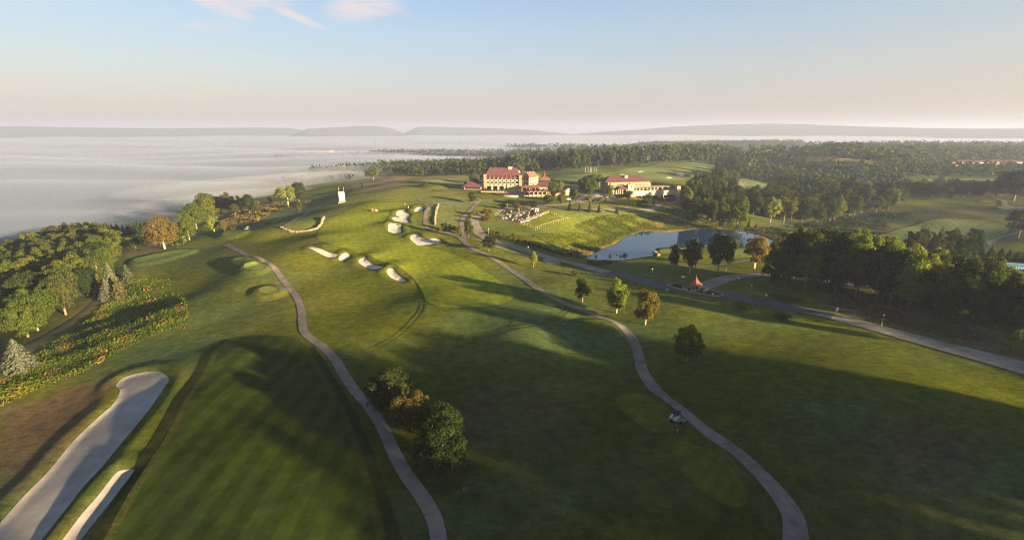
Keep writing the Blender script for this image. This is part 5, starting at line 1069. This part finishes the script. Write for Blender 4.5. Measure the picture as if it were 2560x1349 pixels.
def guard_house():
    v = at(1737, 727); t = thing('guard_house', 'small gatehouse with spired red roof on the planted traffic island', 'gatehouse', v, math.radians(-14))
    B().cyl(0, 0, 0, .95, 1.5, n=8).build('base_wall', 'stone_wall', t); B().cyl(0, 0, .95, 2.3, 1.25, n=8).build('glazing', 'window_glass', t); b = B()
    for i in range(8):
        a = i * .785; b.box(1.4 * math.cos(a) - .16, 1.4 * math.cos(a) + .16, 1.4 * math.sin(a) - .16, 1.4 * math.sin(a) + .16, .9, 2.35)
    b.build('corner_posts', 'ochre_wall', t); V = []
    prof = [(2.25, 2.3), (2.25, 2.42), (1.25, 3.2), (.6, 4.1), (.12, 4.9), (.05, 6.0)]; rb = B()
    for (r0, z0), (r1, z1) in zip(prof, prof[1:]): rb.cyl(0, 0, z0, z1, r0, r1, 8)
    rb.build('roof', 'terracotta_light', t)
    for sx in (-1, 1):
        b = B()
        for i in range(6):
            a0 = -1.9 + i * .5; a1 = a0 + .5; c = sx * 2.9
            V = []
            for z in (-.1, 1.15):
                for a, r in ((a0, 1.1), (a1, 1.1), (a1, 1.35), (a0, 1.35)): V.append((c + r * math.cos(a) * sx, r * math.sin(a), z))
            b.add(V, [(0,3,2,1),(4,5,6,7),(0,1,5,4),(1,2,6,5),(2,3,7,6),(3,0,4,7)])
        b.build('curved_planter', 'stone_wall', t)
    # traffic island
    isl = wpoly([(1667,713),(1685,710),(1710,717),(1760,722),(1795,731),(1807,738),(1795,741),(1770,739),(1730,731),(1690,721)], None, 4)
    o = patch('traffic_island', isl, 'turf', .02, .8); 
    at_ = o.data.color_attributes.new('cover', 'FLOAT_COLOR', 'POINT'); at_.data.foreach_set('color', np.tile((.05, .045, .02, 1), len(o.data.vertices)).astype(np.float32))
    o.location.z = .13
    kb = B(); ip = isl[::2]; c = ip.mean(0)
    for i in range(len(ip)):
        p, q = ip[i], ip[(i + 1) % len(ip)]; p2, q2 = p + (p - c) / np.hypot(*(p - c)) * .18, q + (q - c) / np.hypot(*(q - c)) * .18; V = []
        for dz in (-.1, .38):
            for s in (p, q, q2, p2): V.append((s[0], s[1], float(H(s[0], s[1])) + dz))
        kb.add(V, [(0,1,2,3),(4,7,6,5),(0,4,5,1),(1,5,6,2),(2,6,7,3),(3,7,4,0)])
    k = kb.build('kerb', 'cream_band', None); k['kind'] = 'structure'
guard_house()
for px, py, h, w, lf, lb in ((1673,714,5,9,'flower_red','bed of red flowers at the left tip of the traffic island'),(1799,738,6,11,'flower_red','bed of red flowers at the right tip of the traffic island'),(1690,716,7,16,'leaf_dark','dark shrub next to the left red flower bed'),(1706,719,8,16,'leaf_rust','brown shrub left of the gatehouse'),
   (1766,731,8,16,'leaf_rust','brown shrub right of the gatehouse'),(1783,736,7,14,'leaf_dark','dark shrub next to the right red flower bed'),(1744,731,5,10,'leaf_yellow','yellow flowers in front of the gatehouse')):
    shrub(px, py, h, w, lf, lb, name='flower_bed' if 'flower' in lb and 'shrub' not in lb else 'shrub')
def far_house(px, py, w, d, h, m, label, roof=None, rz=0.0, wins=5):
    t = thing('far_house', label, 'building', at(px, py), rz); B().box(-w/2, w/2, 0, d, -4, h).build('wall', m, t)
    if roof: B().hip(-w/2, w/2, 0, d, h, h * .45, d / 2.2, over=1).build('roof', roof, t)
    else: B().box(-w/2 - .4, w/2 + .4, -.4, d + .4, h, h + .6).build('roof', 'flat_roof', t)
    for i in range(wins): panel(t, 'window', -w/2 + w * (i + .5) / wins, -.08, h * .35, w / wins * .4, h * .3, 'window_glass')
far_house(1911, 392, 36, 18, 13, 'cream_band', 'white flat roofed building poking out of the far woods', wins=6)
far_house(2163, 389, 20, 14, 8, 'ochre_wall', 'small reddish house among the far trees', 'terracotta_light', .1, 3)
far_house(2142, 386, 34, 14, 9, 'white_paint', 'grey roofed house beside the small reddish one', 'flat_roof', .1, 5)
far_house(2428, 414, 66, 16, 6, 'stone_wall', 'leftmost of the three long pale apartment rows in the far woods', 'terracotta', .0, 12)
far_house(2487, 413, 36, 16, 6, 'stone_wall', 'middle of the three long pale apartment rows in the far woods', 'terracotta', .0, 7)
far_house(2523, 413, 44, 16, 6, 'stone_wall', 'rightmost of the three long pale apartment rows in the far woods', 'terracotta', .0, 8)
far_house(787, 391, 120, 60, 22, 'ochre_wall', 'long pale warehouse half sunk in the distant fog', None, .02, 0)
far_house(1478, 393, 18, 12, 7, 'white_paint', 'tiny white house below the distant trees in the centre', 'flat_roof', 0, 3)
# ------------------------------------------------------------------ things
def scoreboard():
    v = at(856, 506); t = thing('scoreboard', 'tall white scoreboard on a dark steel frame at the edge of the hill', 'scoreboard', v, math.radians(12)); k = mpp(v)
    W, Z0, Z1 = 6.6 * k, 3.0 * k, 24 * k
    B().box(-W, W, -.25, -.05, Z0, Z1).build('panel', 'white_paint', t); b = B()
    for x in (-W * 1.05, W * .98):
        for y in (0, 2.6): b.box(x - .15, x + .15, y - .15, y + .15, -.3, Z1 + .3)
    for z in (Z1 * .3, Z1 * .55, Z1 * .8, Z1): b.box(-W * 1.05, W, 0.05, .2, z, z + .2).box(-W * 1.05, W, 2.5, 2.7, z, z + .2).box(-W * 1.1, -W, 0, 2.6, z, z + .2)
    b.build('frame', 'dark_steel', t); B().box(-W * 1.4, W * 1.4, -1.2, 3.4, -.6, .5).build('base', 'wood_post', t); B().box(-W, W, -.3, 0, Z1 + .2, Z1 + 1.0).build('header', 'cream_band', t)
    for x in (-W * .9, W * .85): panel(t, 'mast', x, 1, Z1, .22, 4.2, 'wood_post', .22)
scoreboard()
def lamp_post(px, py, hp, label):
    v = at(px, py); h = hp * mpp(v) * 1.1; t = thing('lamp_post', label, 'lamp post', v, 0, 'lamp posts along the roads')
    B().cyl(0, 0, 0, .5, .17, .14).build('base', 'metal_grey', t); B().cyl(0, 0, .5, h - .4, .09, .07).build('pole', 'metal_grey', t); B().cyl(0, 0, h - .4, h - .1, .16, .26).cyl(0, 0, h - .1, h, .3, .12).build('lamp_head', 'white_paint', t)
lamp_post(2203, 815, 29, 'pale lamp post on the bank nearest the right edge'); lamp_post(1875, 738, 25, 'lamp post on the verge right of the gatehouse'); lamp_post(1629, 694, 22, 'lamp post on the grass between road and footpath'); lamp_post(1320, 631, 14, 'lamp post beside the planting bed'); lamp_post(1221, 587, 15, 'lamp post inside the road bend'); lamp_post(1846, 706, 11, 'short lamp post where the side road branches off'); lamp_post(1268, 520, 9, 'small white lamp post above the kitchen garden')
def simple_sign(px, py, hp, wp, label, m='white_paint'):
    v = at(px, py); k = mpp(v); t = thing('sign', label, 'sign', v, .1); h = hp * k; w = wp * k
    B().box(-w/2, w/2, -.06, .06, h * .15, h).build('board', m, t); B().box(-w/2 + .02, -w/2 + .12, -.05, .05, -.1, h * .15).box(w/2 - .12, w/2 - .02, -.05, .05, -.1, h * .15).build('post', 'metal_grey', t)
simple_sign(2092, 779, 12, 6, 'blank white upright sign on the verge at the asphalt edge'); simple_sign(1782, 738, 6, 3.5, 'small white sign at the right end of the traffic island'); simple_sign(1668, 727, 5, 2, 'white marker post on the lawn left of the traffic island'); simple_sign(1915, 741, 6, 6, 'white stone like marker beside the verge bushes')
simple_sign(1159, 1226, 10, 5, 'left one of two small grey boxes standing in the foreground rough', 'metal_grey'); simple_sign(1167, 1225, 10, 5, 'right one of two small grey boxes standing in the foreground rough', 'metal_grey')
def parasol(px, py):
    v = at(px, py); k = mpp(v); t = thing('sign', 'white lantern shaped sign on a post behind the gatehouse', 'sign', v); B().cyl(0, 0, 0, 6 * k, .1).build('post', 'metal_grey', t)
    B().box(-4.5 * k, 4.5 * k, -.3, .3, 4.5 * k, 6.0 * k).cyl(0, 0, 6 * k, 8 * k, .5, .2).cyl(0, 0, 3.4 * k, 4.5 * k, .3, .6).build('board', 'white_paint', t)
parasol(1707, 697)
# flagpoles
for i, px in enumerate((1463, 1470, 1476, 1479, 1485, 1490)):
    v = at(px, 431); t = thing('flagpole', ['first', 'second', 'third', 'fourth', 'fifth', 'last'][i] + ' white flagpole from the left before the belt of trees', 'flagpole', v, 0, 'white flagpoles before the trees'); B().cyl(0, 0, 0, 7, .10, .06, 6).build('pole', 'white_paint', t); B().box(-.3, .3, -.3, .3, -.2, .4).build('base', 'stone_wall', t)
# stone walls: each stone its own part
STONE = []
rs = np.random.RandomState(8)
for i in range(6):
    bm_ = B().box(-.5, .5, -.5, .5, -.5, .5); V = np.array(bm_.V) * (1 + rs.uniform(-.22, .12, (8, 1))) + rs.uniform(-.08, .08, (8, 3)); STONE.append(new_mesh('stone', V, bm_.F))
def stone_wall(pts, label, size, count, rows=2):
    x, y = raycast([p[0] for p in pts], [p[1] for p in pts], H); S = smooth_poly(np.stack([x, y], 1), 10, False); l = np.concatenate([[0], np.cumsum(np.hypot(*(np.diff(S, axis=0).T)))])
    t = thing('stone_wall', label, 'wall', (S[0][0], S[0][1], float(H(*S[0])))); o0 = t.location.copy(); rg = random.Random(len(pts))
    for r in range(rows):
        for i in range(count):
            q = (i + .5 + .3 * r) / count * l[-1]; X = np.interp(q, l, S[:, 0]) + rg.uniform(-.25, .25); Y = np.interp(q, l, S[:, 1]) + rg.uniform(-.25, .25); s = size * rg.uniform(.75, 1.35)
            me = STONE[rg.randrange(6)]; o = obj('stone', me, 'rock', t); o.location = Vector((X, Y, float(H(X, Y)) + s * .25 + r * size * .62)) - o0; o.scale = (s * 1.25, s, s * .8); o.rotation_euler = (rg.uniform(-.2, .2), rg.uniform(-.2, .2), rg.uniform(0, 6.28))
stone_wall([(702,570),(712,575),(728,580),(750,580),(775,577),(792,572),(802,562),(806,552),(810,544)], 'low curved dry stone wall round the hilltop lawn on the left', .75, 78)
stone_wall([(1096,512),(1091,524),(1089,536),(1087,550),(1088,563)], 'pale straight stone wall beside the upper cart path', .75, 52)
stone_wall([(1412,640),(1420,635),(1432,631),(1445,633),(1455,637)], 'arc of pale boulders at the narrow end of the pond', 1.0, 16)
stone_wall([(1636,632),(1638,637),(1644,639)], 'dark boulder edge at the tip of the pond green', 1.3, 7)
# kitchen garden: terrace, raised beds, pergola, fences
def garden():
    P = [(1241,546),(1308,560),(1368,537),(1330,519),(1262,527)]; wp_ = wpoly(P, None, 1); o = patch('garden_court', wp_, 'flagstone', .12, 1.5)
    rg = random.Random(6); pos = []
    k = 0
    while len(pos) < 46 and k < 3000:
        k += 1; x = rg.uniform(wp_[:, 0].min(), wp_[:, 0].max()); y = rg.uniform(wp_[:, 1].min(), wp_[:, 1].max())
        if sdist(wp_, np.array([x]), np.array([y]))[0] < -1.2 and all(math.hypot(x - a, y - b_) > 2.0 for a, b_ in pos): pos.append((x, y))
    for i, (x, y) in enumerate(pos):
        z = float(H(x, y)) + .25; w, d = rg.choice(((2.0, 1.0), (1.4, 1.4), (2.6, .9)))
        t = thing('raised_bed', 'raised bed with plants in the kitchen garden, ' + ('left' if x < wp_[:, 0].mean() - 5 else 'right' if x > wp_[:, 0].mean() + 5 else 'middle') + (' front' if y < wp_[:, 1].mean() - 5 else ' rear' if y > wp_[:, 1].mean() + 5 else ' centre'), 'planter', (x, y, z), math.radians(20) + rg.choice((0, 1.57)), 'raised beds of the kitchen garden')
        B().box(-w/2, w/2, -d/2, d/2, 0, .55).build('box', rg.choice(('stone_wall', 'wood_post', 'cream_band', 'metal_grey')), t)
        o = obj('plants', with_mat(PROTO['shrub'][i % 3], rg.choice(('leaf_green', 'leaf_yellow', 'leaf_bright', 'leaf_dark', 'leaf_bright'))), None, t); o.location = (0, 0, .5); o.scale = (w * .9, d * .9, rg.uniform(.5, 1.3))
    v = at(1310, 538); t = thing('pergola', 'yellowish vine covered pergola in the middle of the kitchen garden', 'pergola', v, math.radians(20)); b = B()
    for x in (-3.5, 0, 3.5):
        for y in (-1.2, 1.2): b.box(x - .12, x + .12, y - .12, y + .12, -.2, 2.6)
    b.build('posts', 'wood_post', t); b = B()
    for i in range(12): b.box(-4 + i * .7, -3.86 + i * .7, -1.7, 1.7, 2.6, 2.75)
    b.build('rafters', 'wood_post', t); o = obj('vine', with_mat(PROTO['shrub'][0], 'leaf_yellow'), None, t); o.location = (0, 0, 2.4); o.scale = (8, 3.2, 1.1)
    v = at(1340, 532); t = thing('garden_tower', 'small square wooden tower at the back of the kitchen garden', 'shed', v, math.radians(20)); B().box(-1.3, 1.3, -1.3, 1.3, 0, 3.0).build('wall', 'cream_band', t); B().box(-1.6, 1.6, -1.6, 1.6, 3.0, 3.3).build('roof', 'wood_post', t); panel(t, 'window', 0, -1.36, 1.2, 1.2, 1.2, 'window_glass')
garden()
def fence(pts, nposts, hm, label, rails=True, m='wood_post', parapet=None):
    xs, ys, zs = ats(pts); S = np.stack([xs, ys], 1); l = np.concatenate([[0], np.cumsum(np.hypot(*(np.diff(S, axis=0).T)))]); t = thing('fence', label, 'fence', (xs[0], ys[0], zs[0])); o0 = Vector((xs[0], ys[0], zs[0])); pm = B().box(-.09, .09, -.09, .09, -.2, hm).mesh('post'); Q = []
    for i in range(nposts):
        q = i / (nposts - 1) * l[-1]; X, Y = np.interp(q, l, xs), np.interp(q, l, ys); p = Vector((X, Y, float(H(X, Y)))); Q.append(p); o = obj('post', pm, m, t); o.location = p - o0
    if rails:
        for a, b_ in zip(Q, Q[1:]):
            up = Vector((0, 0, hm)); B().tube(a - o0 + up * .98, b_ - o0 + up * .98, .09, n=4).build('rail', m, t)
            if parapet: B().tube(a - o0 + up * .35, b_ - o0 + up * .35, parapet, n=4).build('board', 'cream_band', t)
fence([(1290,554),(1300,558),(1312,563),(1325,568),(1339,574)], 8, 2.0, 'row of bare posts on the left side of the lower garden plot', False)
fence([(1339,576),(1355,569),(1375,563),(1395,557),(1412,553),(1427,557)][:5] + [(1427,551)], 16, 2.0, 'post and rail fence along the front of the lower garden plot')
fence([(1380,535),(1395,541),(1408,547),(1427,552)], 8, 2.0, 'row of bare posts on the right side of the lower garden plot', False)
fence([(1309,556),(1330,548),(1350,540),(1372,532)], 12, 1.6, 'pale railing with boards along the front of the kitchen garden', True, 'wood_post', .16)
fence([(1238,541),(1247,537),(1257,532)], 5, 2.0, 'short rail fence at the left corner of the kitchen garden')
fence([(1241,544),(1265,549),(1290,553),(1306,556)], 10, 1.1, 'low dark railing along the left side of the kitchen garden', True, 'metal_grey', .2)
# ------------------------------------------------------------------ vehicles
def car(px, py, paint, label, rz=0.0, kind='sedan', group=None, wz=None):
    v = at(px, py, .12); t = thing('parked_car', label, 'car', v, rz, group)
    if kind == 'sedan': pr = [(-2.2,.35),(-2.2,.85),(-1.9,.95),(-1.3,1.0),(-.7,1.42),(.9,1.42),(1.5,1.0),(2.1,.9),(2.2,.7),(2.2,.35)]; gl = [(-1.15,1.02),(-.65,1.36),(.85,1.36),(1.35,1.02)]
    elif kind == 'van': pr = [(-2.6,.4),(-2.6,2.1),(-2.5,2.2),(1.3,2.2),(1.9,1.35),(2.6,1.15),(2.65,.4)]; gl = [(.5,1.35),(.5,2.0),(1.3,2.0),(1.78,1.35)]
    else: pr = [(-2.7,.5),(-2.7,1.05),(-.9,1.05),(-.8,1.75),(.6,1.75),(1.2,1.15),(2.6,1.05),(2.7,.5)]; gl = [(-.7,1.12),(-.65,1.65),(.5,1.65),(.98,1.14)]
    B().prism(pr, -.9, .9).build('body', paint, t); B().prism(gl, -.93, .93).build('windows', 'window_glass', t)
    wm_ = B().prism([(.34 * math.cos(a * .628), .34 * math.sin(a * .628)) for a in range(10)], -.12, .12).mesh('wheel')
    for x in (-1.4, 1.4):
        for y in (-.86, .86): o = obj('wheel', wm_, 'rubber', t); o.location = (x, y, .34)
car(1488, 507, 'car_dark', 'black car parked nearest the drive below the trees', .2); car(1497, 504, 'car_dark', 'dark car just behind the black one', .3); car(1508, 501, 'car_silver', 'silver car in the clubhouse car park', .4); car(1515, 498, 'car_dark', 'dark car beside the silver one', .4, 'suv'); car(1519, 497, 'car_white', 'white car at the far end of the clubhouse row', .5); car(1497, 479.5, 'car_blue', 'blue car in the shade behind the trees', .1)
for i in range(7): car(1422 + i * 5.5, 476 - i * 1.2, ['car_dark', 'car_blue', 'car_silver'][i % 3], ['first', 'second', 'third', 'fourth', 'fifth', 'sixth', 'seventh'][i] + ' car from the left in the shaded hotel car park', 1.2, 'sedan', 'cars in the hotel car park')
car(1470, 503.5, 'car_red', 'red car on the drive between the trees', .1); car(1419, 500, 'car_white', 'white car in front of the light green tree', .1)
def trailer(px, py, Lm, Hm, paint, label, rz, text=None, green=False, z0=1.0):
    v = at(px, py, .12); t = thing('trailer', label, 'trailer', v, rz); B().box(-Lm/2, Lm/2, -1.25, 1.25, z0, Hm).build('box', paint, t); B().box(-Lm/2, Lm/2, -1.3, 1.3, Hm, Hm + .12).build('roof_edge', 'metal_grey', t)
    wm_ = B().prism([(.48 * math.cos(a * .628), .48 * math.sin(a * .628)) for a in range(10)], -.15, .15).mesh('wheel')
    for x in (-Lm/2 + 1.2, -Lm/2 + 2.4, Lm/2 - 1.2):
        for y in (-1.1, 1.1): o = obj('wheel', wm_, 'rubber', t); o.location = (x, y, .48)
    if green: panel(t, 'green_sign', -.9, -1.28, Hm * .55, 2.0, .8, 'green_paint', .05)
    if text:
        c = bpy.data.curves.new('lettering_curve', 'FONT'); c.body = text; c.size = 1.25; c.space_character = 1.3; c.extrude = .01; c.align_x = 'CENTER'; c.align_y = 'CENTER'; c.materials.append(MATS['white_paint']); tmp = bpy.data.objects.new('lettering_curve', c); COL.objects.link(tmp); lm = bpy.data.meshes.new_from_object(tmp.evaluated_get(bpy.context.evaluated_depsgraph_get())); bpy.data.objects.remove(tmp); o = obj('lettering', lm, None, t); o.location = (.6, -1.28, (z0 + Hm) / 2 + .1); o.rotation_euler = (math.radians(90), 0, 0)
        rb = []; n = 18; V = [(r * math.cos(6.283 * i / n), 0, r * math.sin(6.283 * i / n)) for r in (.62, .78) for i in range(n)]
        o = obj('emblem', new_mesh('emblem', V, [(i, (i + 1) % n, n + (i + 1) % n, n + i) for i in range(n)]), 'white_paint', t); o.location = (-4.3, -1.29, (z0 + Hm) / 2 + .1)
        B().box(-.35, .35, -.02, .02, -.08, .08).box(-.08, .08, -.025, .025, -.35, .35).build('emblem_mark', 'white_paint', o)
trailer(2524, 684, 13.0, 3.9, 'trailer_blue', 'long blue semi trailer with a round white emblem and lettering', math.radians(-17), 'MANTIN')
trailer(2449, 679, 8.2, 3.6, 'car_white', 'white box trailer with a small green sign', math.radians(-10), None, True)
car(2404, 671, 'car_white', 'white van at the left end of the vehicle park', -.1, 'van'); car(2446, 685, 'car_white', 'white pickup in front of the white box trailer', -.15, 'suv'); car(2407, 664, 'car_silver', 'silver car behind the white van', -.1); car(2486, 686, 'green_paint', 'green pickup beside the blue trailer', -.2, 'suv'); car(2504, 691, 'car_white', 'white car below the blue trailer', -.2); car(2545, 697, 'car_silver', 'silver car at the right edge of the vehicle park', -.2); car(2524, 694, 'orange_fabric', 'orange utility vehicle below the blue trailer', -.2, 'suv'); car(2395, 681, 'car_white', 'white car half hidden by the tree tops', -.1)
def wheelset(t, xs, ys, r, w):
    wm_ = B().prism([(r * math.cos(a * .524), r * math.sin(a * .524)) for a in range(12)], -w, w).mesh('wheel')
    for x in xs:
        for y in ys: o = obj('wheel', wm_, 'rubber', t); o.location = (x, y, r)
def golf_cart(px, py, label, rz, roof='cloth_navy', body='car_silver', bed=True):
    t = thing('utility_cart', label, 'golf cart', at(px, py), rz)
    B().prism([(-1.35,.3),(-1.35,.62),(-.2,.62),(-.1,.45),(.55,.45),(.7,.95),(1.1,.85),(1.3,.6),(1.3,.3)], -.6, .6).build('body', body, t)
    B().box(-.35, .1, -.55, .55, .62, .8).box(-.42, -.3, -.55, .55, .8, 1.2).build('seat', 'cloth_tan', t)
    if roof: 
        b = B()
        for x, x2 in ((-.42, -.38), (.75, .55)):
            for y in (-.56, .56): b.tube((x, y, .6), (x2, y, 1.85), .03, n=5)
        b.build('frame', 'dark_steel', t); B().box(-.55, .75, -.66, .66, 1.85, 1.93).build('roof', roof, t); B().tube((.55, .25, .9), (.3, .25, 1.05), .03).build('steering_wheel', 'dark_steel', t)
    if bed: B().box(-1.6, -.5, -.62, .62, .64, .7).box(-1.6, -.5, -.66, -.6, .7, .95).box(-1.6, -.5, .6, .66, .7, .95).box(-1.64, -1.58, -.62, .62, .7, .95).build('cargo_bed', 'metal_grey', t)
    wheelset(t, (-.95, .85), (-.58, .58), .28, .12)
golf_cart(1691, 1052, 'small utility cart with dark roof and cargo bed parked on the cart path', math.radians(150))
golf_cart(620, 574, 'tiny maintenance cart on the dark track on the left slope', .4, 'cloth_tan', 'car_dark')
def mower():
    t = thing('ride_on_mower', 'orange and white ride on mower working on the putting green', 'mower', at(934, 528), -.1, None, (1.25, 1.25, 1.25))
    B().prism([(-1.3,.4),(-1.3,.9),(-.3,1.0),(0,.7),(.6,.7),(.7,1.1),(1.0,1.1),(1.1,.4)], -.5, .5).build('body', 'car_red', t); B().box(-.3, .15, -.3, .3, .9, 1.05).box(-.38, -.28, -.3, .3, 1.0, 1.5).build('seat', 'cream_band', t)
    for x in (-.2, 1.5):
        for y in (-.9, .9): B().box(x - .35, x + .35, y - .4, y + .4, .12, .5).build('cutting_unit', 'orange_fabric', t)
    B().box(1.3, 1.9, -.5, .5, .2, .85).build('grass_box', 'white_paint', t); wheelset(t, (-.9, .8), (-.6, .6), .34, .14)
mower()
# people: one continuous skinned body each
def person(px, py, label, facing, top, bottom, pose='stand', hat=None, z=None, scale=1.0):
    t = thing('person', label, 'person', at(px, py) if z is None else z, facing, None, (scale,) * 3)
    j = {'pel': (0, 0, .95), 'chest': (0.02 if pose != 'bend' else .22, 0, 1.32), 'neck': (.03 if pose != 'bend' else .32, 0, 1.5), 'head': (.05 if pose != 'bend' else .40, 0, 1.63), 'crown': (.05 if pose != 'bend' else .42, 0, 1.74)}
    sh = j['chest']; arm = {'stand': [(.02, .26, 1.12), (.16, .24, .92)], 'bend': [(.34, .24, 1.1), (.55, .2, .9)], 'walk': [(.08, .26, 1.12), (.24, .24, .95)]}[pose]
    V = [j['pel'], j['chest'], j['neck'], j['head'], j['crown']]; E = [(0, 1), (1, 2), (2, 3), (3, 4)]; R = [.15, .155, .06, .10, .075]
    for s in (-1, 1):
        b = len(V); V += [(sh[0], s * .19, sh[2] + .08), (sh[0] + arm[0][0] * (1 if s > 0 else .6), s * arm[0][1], arm[0][2]), (sh[0] + arm[1][0], s * arm[1][1], arm[1][2]), (sh[0] + arm[1][0] + .07, s * arm[1][1], arm[1][2] - .06)]; E += [(1, b), (b, b + 1), (b + 1, b + 2), (b + 2, b + 3)]; R += [.07, .05, .038, .03]
        st = .16 if pose == 'walk' else .05; b = len(V); V += [(0, s * .1, .88), (s * st * .6 + .02, s * .11, .48), (s * st, s * .12, .07), (s * st + .16, s * .12, .04)]; E += [(0, b), (b, b + 1), (b + 1, b + 2), (b + 2, b + 3)]; R += [.10, .07, .05, .045]
    me = bpy.data.meshes.new('body'); me.from_pydata(V, E, []); o = obj('body', me, None, t); sk = o.modifiers.new('skin', 'SKIN'); 
    for v_, r in zip(me.skin_vertices[0].data, R): v_.radius = (r, r)
    me.skin_vertices[0].data[0].use_root = True
    su = o.modifiers.new('sub', 'SUBSURF'); su.levels = 1; su.render_levels = 1
    dg = bpy.context.evaluated_depsgraph_get(); nm = bpy.data.meshes.new_from_object(o.evaluated_get(dg)); o.modifiers.clear(); o.data = nm
    nm.materials.clear()
    for m_ in (top, bottom, 'skin', 'rubber'): nm.materials.append(MATS[m_])
    for p in nm.polygons:
        c = p.center; p.use_smooth = True; hand = c.z < arm[1][2] + .02 and abs(c.y) > .17 and c.z > .78
        p.material_index = 2 if (c.z > j['neck'][2] - .02 or hand) else (0 if c.z > .93 else (3 if c.z < .1 else 1))
    hx = j['head'][0]
    hb = B(); hb.cyl(hx, 0, j['head'][2] + .03, j['head'][2] + .13, .115, .10, 10).cyl(hx, 0, j['head'][2] + .13, j['head'][2] + .17, .10, .05, 10)
    if hat: hb.box(hx + .08, hx + .2, -.07, .07, j['head'][2] + .04, j['head'][2] + .06)
    hb.build('cap' if hat else 'hair', hat or 'dark_steel', t); return t
person(1693, 1081, 'person in navy top and khaki trousers bending over the tee beside the cart', math.radians(175), 'cloth_navy', 'cloth_khaki', 'bend', 'cloth_navy')
person(1013, 514, 'person in orange clothing at the back of the putting green', 3.0, 'orange_fabric', 'orange_fabric', 'walk', 'orange_fabric', scale=1.15)
person(1021, 521, 'person in pale clothing near the far bunkers', 2.6, 'cloth_tan', 'cloth_khaki', 'walk', scale=1.1)
person(976, 471.5, 'tiny dark clothed person on the far path by the knoll', 1.0, 'cloth_navy', 'cloth_navy', 'stand', scale=1.1)
# hose and net by the person
def hose():
    P = [(1632,1066),(1650,1064),(1664,1061),(1675,1058),(1684,1061),(1690,1068)]; x, y, z = ats(P); b = B()
    S = smooth_poly(np.stack([x, y], 1), 6, False); zz = H(S[:, 0], S[:, 1]) + .12
    for i in range(len(S) - 1): b.tube((S[i][0], S[i][1], zz[i]), (S[i + 1][0], S[i + 1][1], zz[i + 1]), .045, n=5)
    o = b.build('watering_hose', 'net_teal', None); o['label'] = 'teal hose trailing across the tee from the person'; o['category'] = 'hose'
hose()
o, _ = ribbon('blue_mat', [(693,726),(705,726),(719,726)], 1.0, 'trailer_blue', .10, cross=1, kind='structure')
# scattered boulders on the grass near the side road
for px, py, s, lb in ((1820,711,.35,'small boulder nearest the side road'),(1818,718,.5,'larger pale boulder below the one nearest the side road'),(1837,726,.35,'small boulder on the grass left of the lamp post'),(1856,728,.4,'boulder just left of the lamp post on the verge'),(1689,697,.4,'small boulder left of the white lantern sign'),(1714,699,.45,'small boulder right of the white lantern sign'),(1914,741,.7,'large pale boulder beside the verge bushes')):
    v = at(px, py); o = obj('boulder', STONE[int(px) % 6], 'rock', None, label=lb, category='boulder', group='small boulders beside the side road'); o.location = v; o.scale = (s * 1.8, s * 1.2, s)
